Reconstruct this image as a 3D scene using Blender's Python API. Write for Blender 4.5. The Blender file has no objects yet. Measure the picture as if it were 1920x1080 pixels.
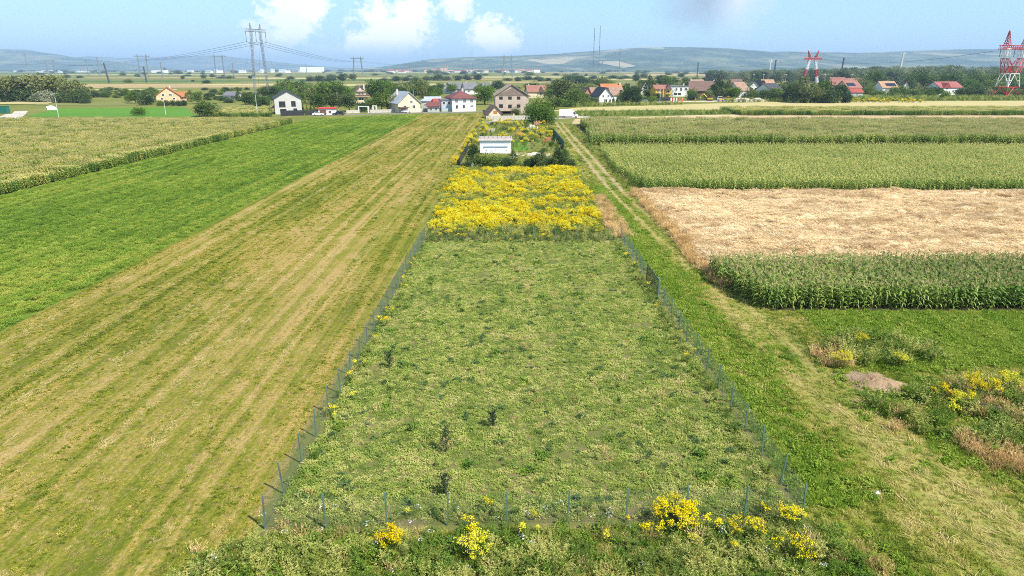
import bpy, math, random
import numpy as np
from mathutils import Vector, Matrix

# ------------------------------------------------------------------ camera, sky, sun, exposure
scene = bpy.context.scene
COL = scene.collection
PITCH = math.radians(17.76)      # camera looks this far below the horizon
CAMH = 17.9                      # flying height of the camera, metres
FPX = 1280.0                     # focal length in pixels of the 1920 wide frame
SP, CP = math.sin(PITCH), math.cos(PITCH)

cam_data = bpy.data.cameras.new('camera')
cam_data.sensor_width = 36.0
cam_data.lens = 36.0 * FPX / 1920.0
cam_data.clip_start = 0.5
cam_data.clip_end = 60000.0
cam = bpy.data.objects.new('camera', cam_data)
COL.objects.link(cam)
cam.location = (0, 0, CAMH)
cam.rotation_euler = (math.pi / 2 - PITCH, 0, 0)
scene.camera = cam

SUN_AZ = math.radians(128.0)     # clockwise from straight ahead: from the right, a little behind
SUN_EL = math.radians(50.0)
sun_data = bpy.data.lights.new('sun', 'SUN')
sun_data.energy = 4.6
sun_data.angle = math.radians(0.53)
sun_data.color = (1.0, 0.94, 0.82)
sun = bpy.data.objects.new('sun', sun_data)
COL.objects.link(sun)
sun.rotation_euler = (math.pi / 2 - SUN_EL, 0, math.pi - SUN_AZ)
sun.location = (60, -40, 120)

scene.view_settings.view_transform = 'Standard'
scene.view_settings.look = 'None'
scene.view_settings.exposure = 0.90
scene.view_settings.gamma = 1.0
scene.view_settings.use_curve_mapping = False
scene.cycles.max_bounces = 6
scene.cycles.diffuse_bounces = 2
scene.cycles.glossy_bounces = 2
scene.cycles.transmission_bounces = 4
scene.cycles.transparent_max_bounces = 6
scene.cycles.volume_bounces = 0
scene.cycles.filter_width = 1.0
scene.cycles.sample_clamp_indirect = 4.0
scene.cycles.use_denoising = False   # real grain rather than smeared leaves


def ray(u, v):
    a = (u - 960.0) / FPX
    b = (v - 540.0) / FPX
    return np.array([a, CP - b * SP, -(SP + b * CP)])


def at(u, v, h=0.0):
    """ground point (at height h) that the camera sees at pixel u, v"""
    d = ray(u, v)
    t = (h - CAMH) / d[2]
    return Vector((d[0] * t, d[1] * t, h))


def height_at(p, v):
    """height of the top of an upright thing standing at p whose top is seen on row v"""
    b = (v - 540.0) / FPX
    q = p.y * (SP + b * CP) / (CP - b * SP)
    return CAMH - q


def ppm(p):
    return FPX / (p.y * CP + (CAMH - p.z) * SP)


# ---- world: clear summer sky with cumulus
world = bpy.data.worlds.new('World')
scene.world = world
world.use_nodes = True
WN, WL = world.node_tree.nodes, world.node_tree.links
WN.clear()


def wmath(op, a, b=None, c=None, clamp=False):
    n = WN.new('ShaderNodeMath')
    n.operation = op
    n.use_clamp = clamp
    for i, x in enumerate((a, b, c)):
        if x is None:
            continue
        if isinstance(x, (int, float)):
            n.inputs[i].default_value = x
        else:
            WL.new(x, n.inputs[i])
    return n.outputs[0]


def build_world():
    tc = WN.new('ShaderNodeTexCoord')
    sep = WN.new('ShaderNodeSeparateXYZ')
    WL.new(tc.outputs['Generated'], sep.inputs[0])
    sky = WN.new('ShaderNodeTexSky')
    sky.sky_type = 'NISHITA'
    sky.sun_disc = False
    sky.sun_elevation = SUN_EL
    sky.sun_rotation = SUN_AZ
    sky.altitude = 300.0
    sky.air_density = 1.0
    sky.dust_density = 0.15
    sky.ozone_density = 3.0
    az = wmath('MULTIPLY', wmath('ARCTAN2', sep.outputs[0], sep.outputs[1]), 180 / math.pi)
    el = wmath('MULTIPLY', wmath('ARCSINE', sep.outputs[2]), 180 / math.pi)
    # noise in azimuth / elevation space
    cmb = WN.new('ShaderNodeCombineXYZ')
    WL.new(az, cmb.inputs[0]); WL.new(wmath('MULTIPLY', el, 1.25), cmb.inputs[1])
    def noise(scale, detail, rough, off=0.0):
        n = WN.new('ShaderNodeTexNoise')
        n.inputs['Scale'].default_value = scale
        n.inputs['Detail'].default_value = detail
        n.inputs['Roughness'].default_value = rough
        if off:
            m = WN.new('ShaderNodeVectorMath'); m.operation = 'ADD'
            m.inputs[1].default_value = (off, off * .7, off * .3)
            WL.new(cmb.outputs[0], m.inputs[0]); WL.new(m.outputs[0], n.inputs['Vector'])
        else:
            WL.new(cmb.outputs[0], n.inputs['Vector'])
        return n.outputs['Fac']
    nz = noise(0.9, 6.0, 0.62)
    nz2 = noise(0.35, 5.0, 0.6, 13.0)
    def azel(u, v):
        d = ray(u, v); d = d / np.linalg.norm(d)
        return math.degrees(math.atan2(d[0], d[1])), math.degrees(math.asin(d[2]))
    # cumulus: (u, v, half width px, half height px, strength)
    blobs = [(735, 62, 62, 62, 1.0), (775, 30, 34, 34, .95), (690, 88, 40, 30, .9), (672, 92, 26, 18, .8),
             (545, 34, 48, 46, .8), (580, 12, 34, 26, .9), (505, 70, 46, 34, .5),
             (925, 74, 44, 34, .95), (910, 58, 24, 26, .9), (950, 78, 26, 24, .8),
             (857, 8, 30, 26, .8), (640, 105, 60, 22, .35)]
    dens = None
    for (u, v, ru, rv, s) in blobs:
        a0, e0 = azel(u, v)
        k = 1 / 22.0
        dx = wmath('DIVIDE', wmath('SUBTRACT', az, a0), ru * k)
        dy = wmath('DIVIDE', wmath('SUBTRACT', el, e0), rv * k)
        r = wmath('SQRT', wmath('ADD', wmath('MULTIPLY', dx, dx), wmath('MULTIPLY', dy, dy)))
        r = wmath('ADD', r, wmath('MULTIPLY', wmath('SUBTRACT', nz, 0.5), 2.6))
        f = wmath('MULTIPLY', wmath('MULTIPLY', wmath('SUBTRACT', 1.15, r), 1.9, clamp=True), s)
        dens = f if dens is None else wmath('MAXIMUM', dens, f)
    # soft tops, bottoms dissolving into the hazy lower air
    # the rest of the sky: scattered fair-weather cloud higher up
    hi = wmath('MULTIPLY', wmath('SUBTRACT', noise(0.055, 7.0, 0.6, 41.0), 0.55), 5.0, clamp=True)
    hi = wmath('MULTIPLY', hi, wmath('MULTIPLY', wmath('SUBTRACT', el, 6.5), 0.25, clamp=True))
    dens = wmath('MAXIMUM', dens, wmath('MULTIPLY', hi, 0.85))
    low = wmath('MULTIPLY', wmath('SUBTRACT', el, 0.2), 0.5, clamp=True)
    dens = wmath('MULTIPLY', dens, low)
    # grey cloud with its sunlit edge at the top right
    grey = None
    for (u, v, ru, rv, s) in [(1318, 6, 78, 50, .95), (1372, 0, 70, 34, .85), (1388, 42, 30, 34, .35)]:
        a0, e0 = azel(u, v)
        dx = wmath('DIVIDE', wmath('SUBTRACT', az, a0), ru / 22.0)
        dy = wmath('DIVIDE', wmath('SUBTRACT', el, e0), rv / 22.0)
        r = wmath('SQRT', wmath('ADD', wmath('MULTIPLY', dx, dx), wmath('MULTIPLY', dy, dy)))
        r = wmath('ADD', r, wmath('MULTIPLY', wmath('SUBTRACT', nz2, 0.5), 1.4))
        f = wmath('MULTIPLY', wmath('MULTIPLY', wmath('SUBTRACT', 1.1, r), 1.1, clamp=True), s)
        grey = f if grey is None else wmath('MAXIMUM', grey, f)
    # colours
    hsv = WN.new('ShaderNodeHueSaturation')
    hsv.inputs['Saturation'].default_value = SKY_SAT
    hsv.inputs['Value'].default_value = SKY_VAL
    WL.new(sky.outputs[0], hsv.inputs['Color'])
    tint = WN.new('ShaderNodeMix'); tint.data_type = 'RGBA'
    WL.new(wmath('MULTIPLY', wmath('ADD', wmath('MULTIPLY', wmath('POWER', wmath('SUBTRACT', 1.0, wmath('MULTIPLY', el, 1 / 90.0, clamp=True)), 6.0), SKY_TINT), 0.0), 1.0, clamp=True), tint.inputs[0])
    WL.new(hsv.outputs[0], tint.inputs[6])
    tint.inputs[7].default_value = SKY_LOW
    shade = wmath('ADD', 0.9, wmath('MULTIPLY', wmath('SUBTRACT', nz2, 0.5), 0.5))
    ccol = WN.new('ShaderNodeMix'); ccol.data_type = 'RGBA'
    WL.new(wmath('MULTIPLY', wmath('SUBTRACT', shade, .75), 3.0, clamp=True), ccol.inputs[0])
    ccol.inputs[6].default_value = CLOUD_LO
    ccol.inputs[7].default_value = CLOUD_HI
    m1 = WN.new('ShaderNodeMix'); m1.data_type = 'RGBA'
    WL.new(dens, m1.inputs[0]); WL.new(tint.outputs[2], m1.inputs[6]); WL.new(ccol.outputs[2], m1.inputs[7])
    gcol = WN.new('ShaderNodeMix'); gcol.data_type = 'RGBA'
    WL.new(wmath('MULTIPLY', wmath('SUBTRACT', az, azel(1330, 0)[0]), 0.45, clamp=True), gcol.inputs[0])
    gcol.inputs[6].default_value = CLOUD_GREY
    gcol.inputs[7].default_value = (5.0, 5.2, 5.4, 1)
    m2 = WN.new('ShaderNodeMix'); m2.data_type = 'RGBA'
    WL.new(grey, m2.inputs[0]); WL.new(m1.outputs[2], m2.inputs[6]); WL.new(gcol.outputs[2], m2.inputs[7])
    bg = WN.new('ShaderNodeBackground')
    bg.inputs['Strength'].default_value = SKY_STRENGTH
    WL.new(m2.outputs[2], bg.inputs['Color'])
    out = WN.new('ShaderNodeOutputWorld')
    WL.new(bg.outputs[0], out.inputs['Surface'])


SKY_STRENGTH = 0.11
SKY_SAT, SKY_VAL = 1.0, 1.0
SKY_TINT = 0.80
SKY_LOW = (1.9, 3.7, 5.3, 1)
CLOUD_HI = (8.4, 8.2, 8.05, 1)
CLOUD_LO = (6.4, 6.7, 7.2, 1)
CLOUD_GREY = (2.2, 2.7, 3.3, 1)
build_world()

# ------------------------------------------------------------------ helpers
rng = np.random.default_rng(7)
random.seed(7)


def tag(o, label=None, cat=None, group=None, kind=None):
    if label: o['label'] = label
    if cat: o['category'] = cat
    if group: o['group'] = group
    if kind: o['kind'] = kind
    return o


def empty(name, loc=(0, 0, 0), rz=0.0, parent=None):
    o = bpy.data.objects.new(name, None)
    COL.objects.link(o)
    o.location = loc
    o.rotation_euler = (0, 0, rz)
    o.empty_display_size = 0.3
    if parent: o.parent = parent
    return o


def link(name, mesh, parent=None, loc=(0, 0, 0), rot=(0, 0, 0), scale=(1, 1, 1)):
    o = bpy.data.objects.new(name, mesh)
    COL.objects.link(o)
    o.location = loc; o.rotation_euler = rot; o.scale = scale
    if parent: o.parent = parent
    return o


class MB:
    """collects simple solids into one mesh"""
    def __init__(self):
        self.v, self.f, self.m = [], [], []

    def add(self, vs, fs, mi=0):
        n = len(self.v)
        self.v += [tuple(x) for x in vs]
        self.f += [tuple(i + n for i in f) for f in fs]
        self.m += [mi] * len(fs)
        return self

    def box(self, x0, x1, y0, y1, z0, z1, mi=0):
        vs = [(x0, y0, z0), (x1, y0, z0), (x1, y1, z0), (x0, y1, z0), (x0, y0, z1), (x1, y0, z1), (x1, y1, z1), (x0, y1, z1)]
        return self.add(vs, [(3, 2, 1, 0), (4, 5, 6, 7), (0, 1, 5, 4), (1, 2, 6, 5), (2, 3, 7, 6), (3, 0, 4, 7)], mi)

    def bar(self, a, b, r, r2=None, n=4, mi=0):
        a, b = Vector(a), Vector(b)
        d = b - a
        if d.length < 1e-6: return self
        r2 = r if r2 is None else r2
        z = d.normalized()
        x = z.orthogonal().normalized(); y = z.cross(x)
        vs = []
        for p, rr in ((a, r), (b, r2)):
            for k in range(n):
                t = 2 * math.pi * (k + .5) / n
                vs.append(p + x * math.cos(t) * rr + y * math.sin(t) * rr)
        fs = [(k, (k + 1) % n, n + (k + 1) % n, n + k) for k in range(n)]
        fs += [tuple(range(n - 1, -1, -1)), tuple(range(n, 2 * n))]
        return self.add(vs, fs, mi)

    def path(self, pts, rs, n=6, mi=0):
        pts = [Vector(p) for p in pts]
        if isinstance(rs, (int, float)): rs = [rs] * len(pts)
        base = len(self.v)
        x = None
        for i, p in enumerate(pts):
            d = (pts[min(i + 1, len(pts) - 1)] - pts[max(i - 1, 0)]).normalized()
            x = d.orthogonal().normalized() if x is None else (x - d * x.dot(d)).normalized()
            y = d.cross(x)
            for k in range(n):
                t = 2 * math.pi * k / n
                self.v.append(tuple(p + x * math.cos(t) * rs[i] + y * math.sin(t) * rs[i]))
        for i in range(len(pts) - 1):
            for k in range(n):
                a = base + i * n + k; b = base + i * n + (k + 1) % n
                self.f.append((a, b, b + n, a + n)); self.m.append(mi)
        self.f.append(tuple(base + k for k in range(n - 1, -1, -1))); self.m.append(mi)
        e = base + (len(pts) - 1) * n
        self.f.append(tuple(e + k for k in range(n))); self.m.append(mi)
        return self

    def prism(self, poly, y0, y1, mi=0):
        """outline in x, z pulled along y"""
        n = len(poly)
        vs = [(x, y0, z) for x, z in poly] + [(x, y1, z) for x, z in poly]
        fs = [(i, (i + 1) % n, n + (i + 1) % n, n + i) for i in range(n)]
        fs += [tuple(range(n - 1, -1, -1)), tuple(range(n, 2 * n))]
        return self.add(vs, fs, mi)

    def mesh(self, name, mats, smooth=False):
        me = bpy.data.meshes.new(name)
        me.from_pydata(self.v, [], self.f)
        for m in (mats if isinstance(mats, (list, tuple)) else [mats]):
            me.materials.append(m)
        if any(self.m):
            me.polygons.foreach_set('material_index', self.m)
        import bmesh
        bm = bmesh.new(); bm.from_mesh(me)
        bmesh.ops.recalc_face_normals(bm, faces=bm.faces)
        bm.to_mesh(me); bm.free()
        if smooth:
            me.polygons.foreach_set('use_smooth', [True] * len(me.polygons))
        return me

    def build(self, name, mats, parent=None, smooth=False, **k):
        return link(name, self.mesh(name, mats, smooth), parent, **k)


# ---- quick noise in numpy
def vnoise(x, y, seed=0):
    r = np.random.default_rng(seed)
    T = r.random((64, 64))
    xi, yi = np.floor(x).astype(int), np.floor(y).astype(int)
    fx, fy = x - xi, y - yi
    fx, fy = fx * fx * (3 - 2 * fx), fy * fy * (3 - 2 * fy)
    g = lambda a, b: T[a % 64, b % 64]
    return (g(xi, yi) * (1 - fx) + g(xi + 1, yi) * fx) * (1 - fy) + (g(xi, yi + 1) * (1 - fx) + g(xi + 1, yi + 1) * fx) * fy


def fbm(x, y, seed=0, oct=3):
    s, a, t = 0, .5, 0
    for k in range(oct):
        s = s + a * vnoise(x * 2 ** k, y * 2 ** k, seed + k); t += a; a *= .55
    return s / t


def in_poly(px, py, poly):
    c = np.zeros(len(px), bool)
    n = len(poly)
    for i in range(n):
        x1, y1 = poly[i][0], poly[i][1]; x2, y2 = poly[(i + 1) % n][0], poly[(i + 1) % n][1]
        if y1 == y2: continue
        k = ((y1 > py) != (y2 > py)) & (px < (x2 - x1) * (py - y1) / (y2 - y1) + x1)
        c ^= k
    return c


def sample(poly, density):
    """random points in a world polygon, about evenly spread"""
    p = np.array([(q[0], q[1]) for q in poly], float)
    x0, y0 = p.min(0); x1, y1 = p.max(0)
    s = 1 / math.sqrt(density)
    gx, gy = np.meshgrid(np.arange(x0, x1, s), np.arange(y0, y1, s))
    gx = gx.ravel() + rng.uniform(-.55, .55, gx.size) * s
    gy = gy.ravel() + rng.uniform(-.55, .55, gy.size) * s
    k = in_poly(gx, gy, p)
    return gx[k], gy[k]


def pxpoly(*uv):
    return [at(u, v) for u, v in uv]


def rect(x0, x1, y0, y1):
    return [(x0, y0), (x1, y0), (x1, y1), (x0, y1)]


def in_view(x, y, margin=6.0):
    """keep what the camera sees, with room for a step to the side"""
    d = y * CP + CAMH * SP
    return (np.abs(x) < d * 0.78 + margin) & (y > 10)


# ------------------------------------------------------------------ materials
MATS = {}


def new_mat(name):
    m = bpy.data.materials.new(name)
    m.use_nodes = True
    nt = m.node_tree
    b = nt.nodes['Principled BSDF']
    b.inputs['Roughness'].default_value = 0.8
    b.inputs['Specular IOR Level'].default_value = 0.25
    return m, nt, b


def N(nt, typ, **k):
    n = nt.nodes.new(typ)
    for a, v in k.items(): setattr(n, a, v)
    return n


def pos_noise(nt, scale, detail=3.0, rough=.55, coord='pos', off=(0, 0, 0)):
    """noise of world (or object) position with a scale per axis"""
    if coord == 'pos':
        src = N(nt, 'ShaderNodeNewGeometry').outputs['Position']
    else:
        src = N(nt, 'ShaderNodeTexCoord').outputs['Object']
    mp = N(nt, 'ShaderNodeMapping')
    mp.inputs['Scale'].default_value = scale
    mp.inputs['Location'].default_value = off
    nt.links.new(src, mp.inputs['Vector'])
    n = N(nt, 'ShaderNodeTexNoise')
    n.inputs['Scale'].default_value = 1.0
    n.inputs['Detail'].default_value = detail
    n.inputs['Roughness'].default_value = rough
    nt.links.new(mp.outputs[0], n.inputs['Vector'])
    return n.outputs['Fac']


def mth(nt, op, a, b=None, clamp=False):
    n = N(nt, 'ShaderNodeMath', operation=op, use_clamp=clamp)
    for i, x in enumerate((a, b)):
        if x is None: continue
        if isinstance(x, (int, float)): n.inputs[i].default_value = x
        else: nt.links.new(x, n.inputs[i])
    return n.outputs[0]


def ramp(nt, fac, stops):
    r = N(nt, 'ShaderNodeValToRGB')
    e = r.color_ramp.elements
    while len(e) < len(stops): e.new(0.5)
    for el, (p, c) in zip(e, stops):
        el.position = p; el.color = (*c, 1)
    nt.links.new(fac, r.inputs[0])
    return r.outputs[0]


def mixc(nt, fac, a, b):
    n = N(nt, 'ShaderNodeMix', data_type='RGBA')
    for s, x in ((0, fac), (6, a), (7, b)):
        if isinstance(x, (int, float)): n.inputs[s].default_value = x
        elif isinstance(x, tuple): n.inputs[s].default_value = (*x[:3], 1)
        else: nt.links.new(x, n.inputs[s])
    return n.outputs[2]


def ground_mat(name, stops, layers, bump=0.3, bscale=6.0, rough=.95, bstretch=(1, 1, 1)):
    """layers: (weight, (sx, sy, sz), detail); their sum runs through the colour stops"""
    m, nt, b = new_mat(name)
    f = field_fac(nt, layers)
    nt.links.new(ramp(nt, f, stops), b.inputs['Base Color'])
    b.inputs['Roughness'].default_value = rough
    b.inputs['Specular IOR Level'].default_value = 0.1
    if bump:
        bn = N(nt, 'ShaderNodeBump')
        bn.inputs['Strength'].default_value = bump
        bn.inputs['Distance'].default_value = 0.15
        h = pos_noise(nt, tuple(bscale * s for s in bstretch), 4.0, .65)
        nt.links.new(h, bn.inputs['Height'])
        nt.links.new(bn.outputs[0], b.inputs['Normal'])
    return m


def field_fac(nt, layers):
    tot, s = None, 0.0
    for i, (w, sc, det) in enumerate(layers):
        n = pos_noise(nt, sc, det, .6, off=(i * 7.3, i * 3.1, 0))
        n = mth(nt, 'MULTIPLY', mth(nt, 'SUBTRACT', n, .5), w)
        tot = n if tot is None else mth(nt, 'ADD', tot, n)
    return mth(nt, 'ADD', tot, .5, clamp=True)


def leaf_mat(name, stops, layers=((.9, (.35, .35, .35), 3.0),), trans=0.36, rnd=0.5, rough=.55, spec=.25, gain=1.4):
    """foliage: diffuse + light shining through; colour varies over the ground and plant by plant"""
    m, nt, b = new_mat(name)
    stops = [(p, tuple(min(.9, c * gain) for c in col)) for p, col in stops]
    f = field_fac(nt, layers)
    oi = N(nt, 'ShaderNodeObjectInfo')
    f = mth(nt, 'ADD', f, mth(nt, 'MULTIPLY', mth(nt, 'SUBTRACT', oi.outputs['Random'], .5), rnd), clamp=True)
    c = ramp(nt, f, stops)
    nt.links.new(c, b.inputs['Base Color'])
    b.inputs['Roughness'].default_value = rough
    b.inputs['Specular IOR Level'].default_value = spec
    if trans:
        t = N(nt, 'ShaderNodeBsdfTranslucent')
        nt.links.new(c, t.inputs['Color'])
        mx = N(nt, 'ShaderNodeMixShader')
        mx.inputs[0].default_value = trans
        nt.links.new(b.outputs[0], mx.inputs[1]); nt.links.new(t.outputs[0], mx.inputs[2])
        nt.links.new(mx.outputs[0], nt.nodes['Material Output'].inputs['Surface'])
    return m


def plain(name, col, rough=.7, var=.12, vscale=1.5, metal=0.0, spec=.3, bump=0.0):
    """a painted, plastered or metal surface with slight wear"""
    if name in MATS: return MATS[name]
    m, nt, b = new_mat(name)
    n = pos_noise(nt, (vscale, vscale, vscale), 4.0, .6, coord='obj')
    lo = tuple(c * (1 - var * 1.6) for c in col); hi = tuple(min(1, c * (1 + var)) for c in col)
    nt.links.new(ramp(nt, n, [(.3, lo), (.65, hi)]), b.inputs['Base Color'])
    b.inputs['Roughness'].default_value = rough
    b.inputs['Metallic'].default_value = metal
    b.inputs['Specular IOR Level'].default_value = spec
    if bump:
        bn = N(nt, 'ShaderNodeBump'); bn.inputs['Strength'].default_value = bump; bn.inputs['Distance'].default_value = .05
        nt.links.new(pos_noise(nt, (9, 9, 9), 3, .6, coord='obj'), bn.inputs['Height'])
        nt.links.new(bn.outputs[0], b.inputs['Normal'])
    MATS[name] = m
    return m


def roof_mat(name, col, rows=True):
    """roof covering: courses of tile, weathered unevenly"""
    if name in MATS: return MATS[name]
    m, nt, b = new_mat(name)
    n = pos_noise(nt, (.7, .7, .7), 5.0, .65, coord='obj')
    lo = tuple(c * .68 for c in col); hi = tuple(min(1, c * 1.2) for c in col)
    nt.links.new(ramp(nt, n, [(.28, lo), (.7, hi)]), b.inputs['Base Color'])
    b.inputs['Roughness'].default_value = .75
    w = N(nt, 'ShaderNodeTexWave', wave_type='BANDS', bands_direction='Z')
    w.inputs['Scale'].default_value = 1.6
    tc = N(nt, 'ShaderNodeTexCoord'); nt.links.new(tc.outputs['Object'], w.inputs['Vector'])
    bn = N(nt, 'ShaderNodeBump'); bn.inputs['Strength'].default_value = .5; bn.inputs['Distance'].default_value = .08
    nt.links.new(w.outputs['Fac'], bn.inputs['Height']); nt.links.new(bn.outputs[0], b.inputs['Normal'])
    MATS[name] = m
    return m

# ------------------------------------------------------------------ plant prototypes (leaf by leaf)
def unit(a):
    return a / np.maximum(np.linalg.norm(a, axis=1, keepdims=True), 1e-9)


class Leaves:
    """many small leaf-shaped faces in one mesh"""
    def __init__(self):
        self.V, self.F, self.M, self.n = [], [], [], 0

    def leaf(self, P, D, L, W, mi=0, r=None, flat=0.0):
        """diamond leaves: start P, direction D, length L, width W"""
        r = r or rng
        P = np.atleast_2d(np.asarray(P, float)); k = len(P)
        D = unit(np.broadcast_to(np.asarray(D, float), (k, 3)).copy())
        L = np.broadcast_to(np.asarray(L, float), (k,))[:, None]; W = np.broadcast_to(np.asarray(W, float), (k,))[:, None]
        S = unit(np.cross(D, r.normal(size=(k, 3)) * (1 - flat) + np.array([0, 0, 1.6]) * flat))
        Nn = np.cross(S, D)
        mid = P + D * L * .45 + Nn * L * .10
        tip = P + D * L - Nn * L * .06
        V = np.stack([P, mid + S * W * .5, tip, mid - S * W * .5], 1).reshape(-1, 3)
        F = np.arange(4 * k).reshape(k, 4) + self.n
        self.V.append(V); self.F.append(F); self.M.append(np.full(k, mi)); self.n += 4 * k
        return self

    def strip(self, pts, W, side, mi=0):
        """an arching blade along pts with widths W"""
        pts = np.asarray(pts, float); W = np.asarray(W, float)[:, None]
        side = np.asarray(side, float)
        V = np.concatenate([pts + side * W * .5, pts - side * W * .5])
        k = len(pts)
        F = np.array([[i, i + 1, k + i + 1, k + i] for i in range(k - 1)]) + self.n
        self.V.append(V); self.F.append(F); self.M.append(np.full(k - 1, mi)); self.n += 2 * k
        return self

    def solid(self, mb, mi=0):
        V = np.array(mb.v); F = [tuple(i + self.n for i in f) for f in mb.f]
        self.V.append(V); self.F.append(F); self.M.append(np.full(len(F), mi)); self.n += len(V)
        return self

    def mesh(self, name, mats):
        V = np.concatenate(self.V)
        F = []
        for f in self.F: F += [tuple(map(int, q)) for q in f]
        me = bpy.data.meshes.new(name)
        me.from_pydata(V.tolist(), [], F)
        for m in (mats if isinstance(mats, (list, tuple)) else [mats]): me.materials.append(m)
        M = np.concatenate(self.M).astype(np.int32)
        if M.any(): me.polygons.foreach_set('material_index', M)
        return me


def dome(r, k, rad, h, thick=.5):
    """points spread through a low dome, denser towards its skin"""
    a = r.uniform(0, 2 * math.pi, k); e = np.arccos(r.uniform(0, 1, k))
    s = r.uniform(1 - thick, 1, k)
    return np.stack([np.sin(e) * np.cos(a) * rad * s, np.sin(e) * np.sin(a) * rad * s, np.cos(e) * h * s], 1)


def weed_clump(seed, mats, k=110, rad=.34, h=.26, L=(.09, .17), W=.55):
    r = np.random.default_rng(seed); lv = Leaves()
    for q in range(5):
        c = np.array([r.normal() * rad * .5, r.normal() * rad * .5, 0]); s = r.uniform(.55, 1)
        P = dome(r, k // 5, rad * .7 * s, h * s) + c
        D = unit(P - c + np.array([0, 0, .02])) * .6 + r.normal(size=P.shape) * .5 + np.array([0, 0, .25])
        l = r.uniform(*L, len(P))
        D[:, 2] *= .5
        lv.leaf(P, D, l, l * W, 0, r, .6)
    return lv.mesh('weed_clump', mats)


def grass_tuft(seed, mats, k=70, rad=.2, h=.22, w=.018, lean=.5):
    r = np.random.default_rng(seed); lv = Leaves()
    a = r.uniform(0, 2 * math.pi, k); s = np.sqrt(r.random(k)) * rad
    P = np.stack([np.cos(a) * s, np.sin(a) * s, np.zeros(k)], 1)
    D = np.stack([r.normal(size=k) * lean, r.normal(size=k) * lean, np.ones(k)], 1)
    lv.leaf(P, D, r.uniform(.5, 1.15, k) * h, w * r.uniform(.7, 1.4, k), 0, r)
    return lv.mesh('grass_tuft', mats)


def alfalfa_clump(seed, mats, k=300, rad=.5, h=.34):
    r = np.random.default_rng(seed); lv = Leaves()
    a = r.uniform(0, 2 * math.pi, k); s = np.sqrt(r.random(k)) * rad
    z = h * (1 - (s / rad) ** 2 * .55) * r.uniform(.6, 1.06, k)
    P = np.stack([np.cos(a) * s, np.sin(a) * s, z], 1)
    D = np.stack([r.normal(size=k) * .9, r.normal(size=k) * .9, r.uniform(-.1, .7, k)], 1)
    l = r.uniform(.055, .105, k)
    lv.leaf(P, D, l, l * .65, 0, r, .55)
    return lv.mesh('alfalfa_clump', mats)


def corn_into(lv, r, x, y, h, nleaf=9, tassel=True, seg=4, fat=1.0):
    mb = MB(); mb.bar((x, y, 0), (x + r.normal() * .03, y + r.normal() * .03, h * .86), .014 * fat, .008 * fat, 3)
    lv.solid(mb, 0)
    a = r.uniform(0, math.pi)
    for i in range(nleaf):
        z0 = h * (.14 + .68 * i / (nleaf - 1)); a += math.pi + r.normal() * .35
        d = np.array([math.cos(a), math.sin(a), 0]); side = np.array([-math.sin(a), math.cos(a), 0])
        ln = h * r.uniform(.26, .38) * (1.0 - .25 * abs(i / (nleaf - 1) - .45)); up = r.uniform(.55, 1.0)
        t = np.linspace(0, 1, seg + 1)
        rr = ln * (t * .82); zz = z0 + ln * (up * t * 1.05 - 1.15 * t ** 2.2 * up + -.12 * t)
        pts = np.stack([x + d[0] * rr, y + d[1] * rr, zz], 1)
        tw = side * .9 + np.array([0, 0, r.normal() * .35])
        wv = np.array([.6, 1.0, .95, .62, .06])[:seg + 1] if seg == 4 else np.interp(t, [0, .3, .6, 1], [.6, 1, .8, .06])
        lv.strip(pts, wv * .125 * fat, tw, 0)
    if tassel:
        k = 7
        P = np.tile(np.array([x, y, h * .85]), (k, 1))
        D = np.stack([r.normal(size=k) * .35, r.normal(size=k) * .35, np.ones(k)], 1)
        lv.leaf(P, D, h * r.uniform(.1, .17, k), .03 * fat, 1, r)


def corn_plant(seed, mats, h=2.2):
    r = np.random.default_rng(seed); lv = Leaves()
    corn_into(lv, r, 0, 0, h)
    return lv.mesh('corn_plant', mats)


def corn_patch(seed, mats, rows=4, per=8, dx=.7, dy=.25, h=2.2):
    """a piece of a corn field, four rows running away from the camera"""
    r = np.random.default_rng(seed); lv = Leaves()
    for i in range(rows):
        for j in range(per):
            corn_into(lv, r, (i - (rows - 1) / 2) * dx + r.normal() * .04, (j - (per - 1) / 2) * dy + r.normal() * .04,
                      h * r.uniform(.9, 1.06), 8, True, 3, 1.15)
    return lv.mesh('corn_patch', mats)


def goldenrod_into(lv, r, x, y, h, nb=7, lf=16, fl=9):
    """stem with narrow leaves and an arching yellow plume"""
    mb = MB(); tx, ty = x + r.normal() * .08, y + r.normal() * .08
    mb.bar((x, y, 0), (tx, ty, h), .008, .005, 3); lv.solid(mb, 0)
    t = r.uniform(.08, .8, lf)
    P = np.stack([x + (tx - x) * t, y + (ty - y) * t, h * t], 1)
    D = np.stack([r.normal(size=lf), r.normal(size=lf), r.uniform(.1, .7, lf)], 1)
    lv.leaf(P, D, r.uniform(.1, .2, lf), .035, 0, r)
    for b in range(nb):
        a = r.uniform(0, 2 * math.pi); z0 = h * r.uniform(.74, 1.0); ln = r.uniform(.12, .26)
        s = np.linspace(.1, 1, fl) + r.normal(size=fl) * .05
        Q = np.stack([tx + np.cos(a) * ln * s, ty + np.sin(a) * ln * s, z0 + ln * (1.0 * s - .75 * s * s)], 1) + r.normal(size=(fl, 3)) * .018
        lv.leaf(Q, r.normal(size=(fl, 3)) + np.array([0, 0, .3]), r.uniform(.05, .1, fl), .05, 1, r, .45)


def goldenrod_clump(seed, mats, n=7, rad=.36, h=1.1):
    r = np.random.default_rng(seed); lv = Leaves()
    for i in range(n):
        a = r.uniform(0, 6.28); s = math.sqrt(r.random()) * rad
        goldenrod_into(lv, r, math.cos(a) * s, math.sin(a) * s, h * r.uniform(.75, 1.1))
    return lv.mesh('goldenrod', mats)


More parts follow.
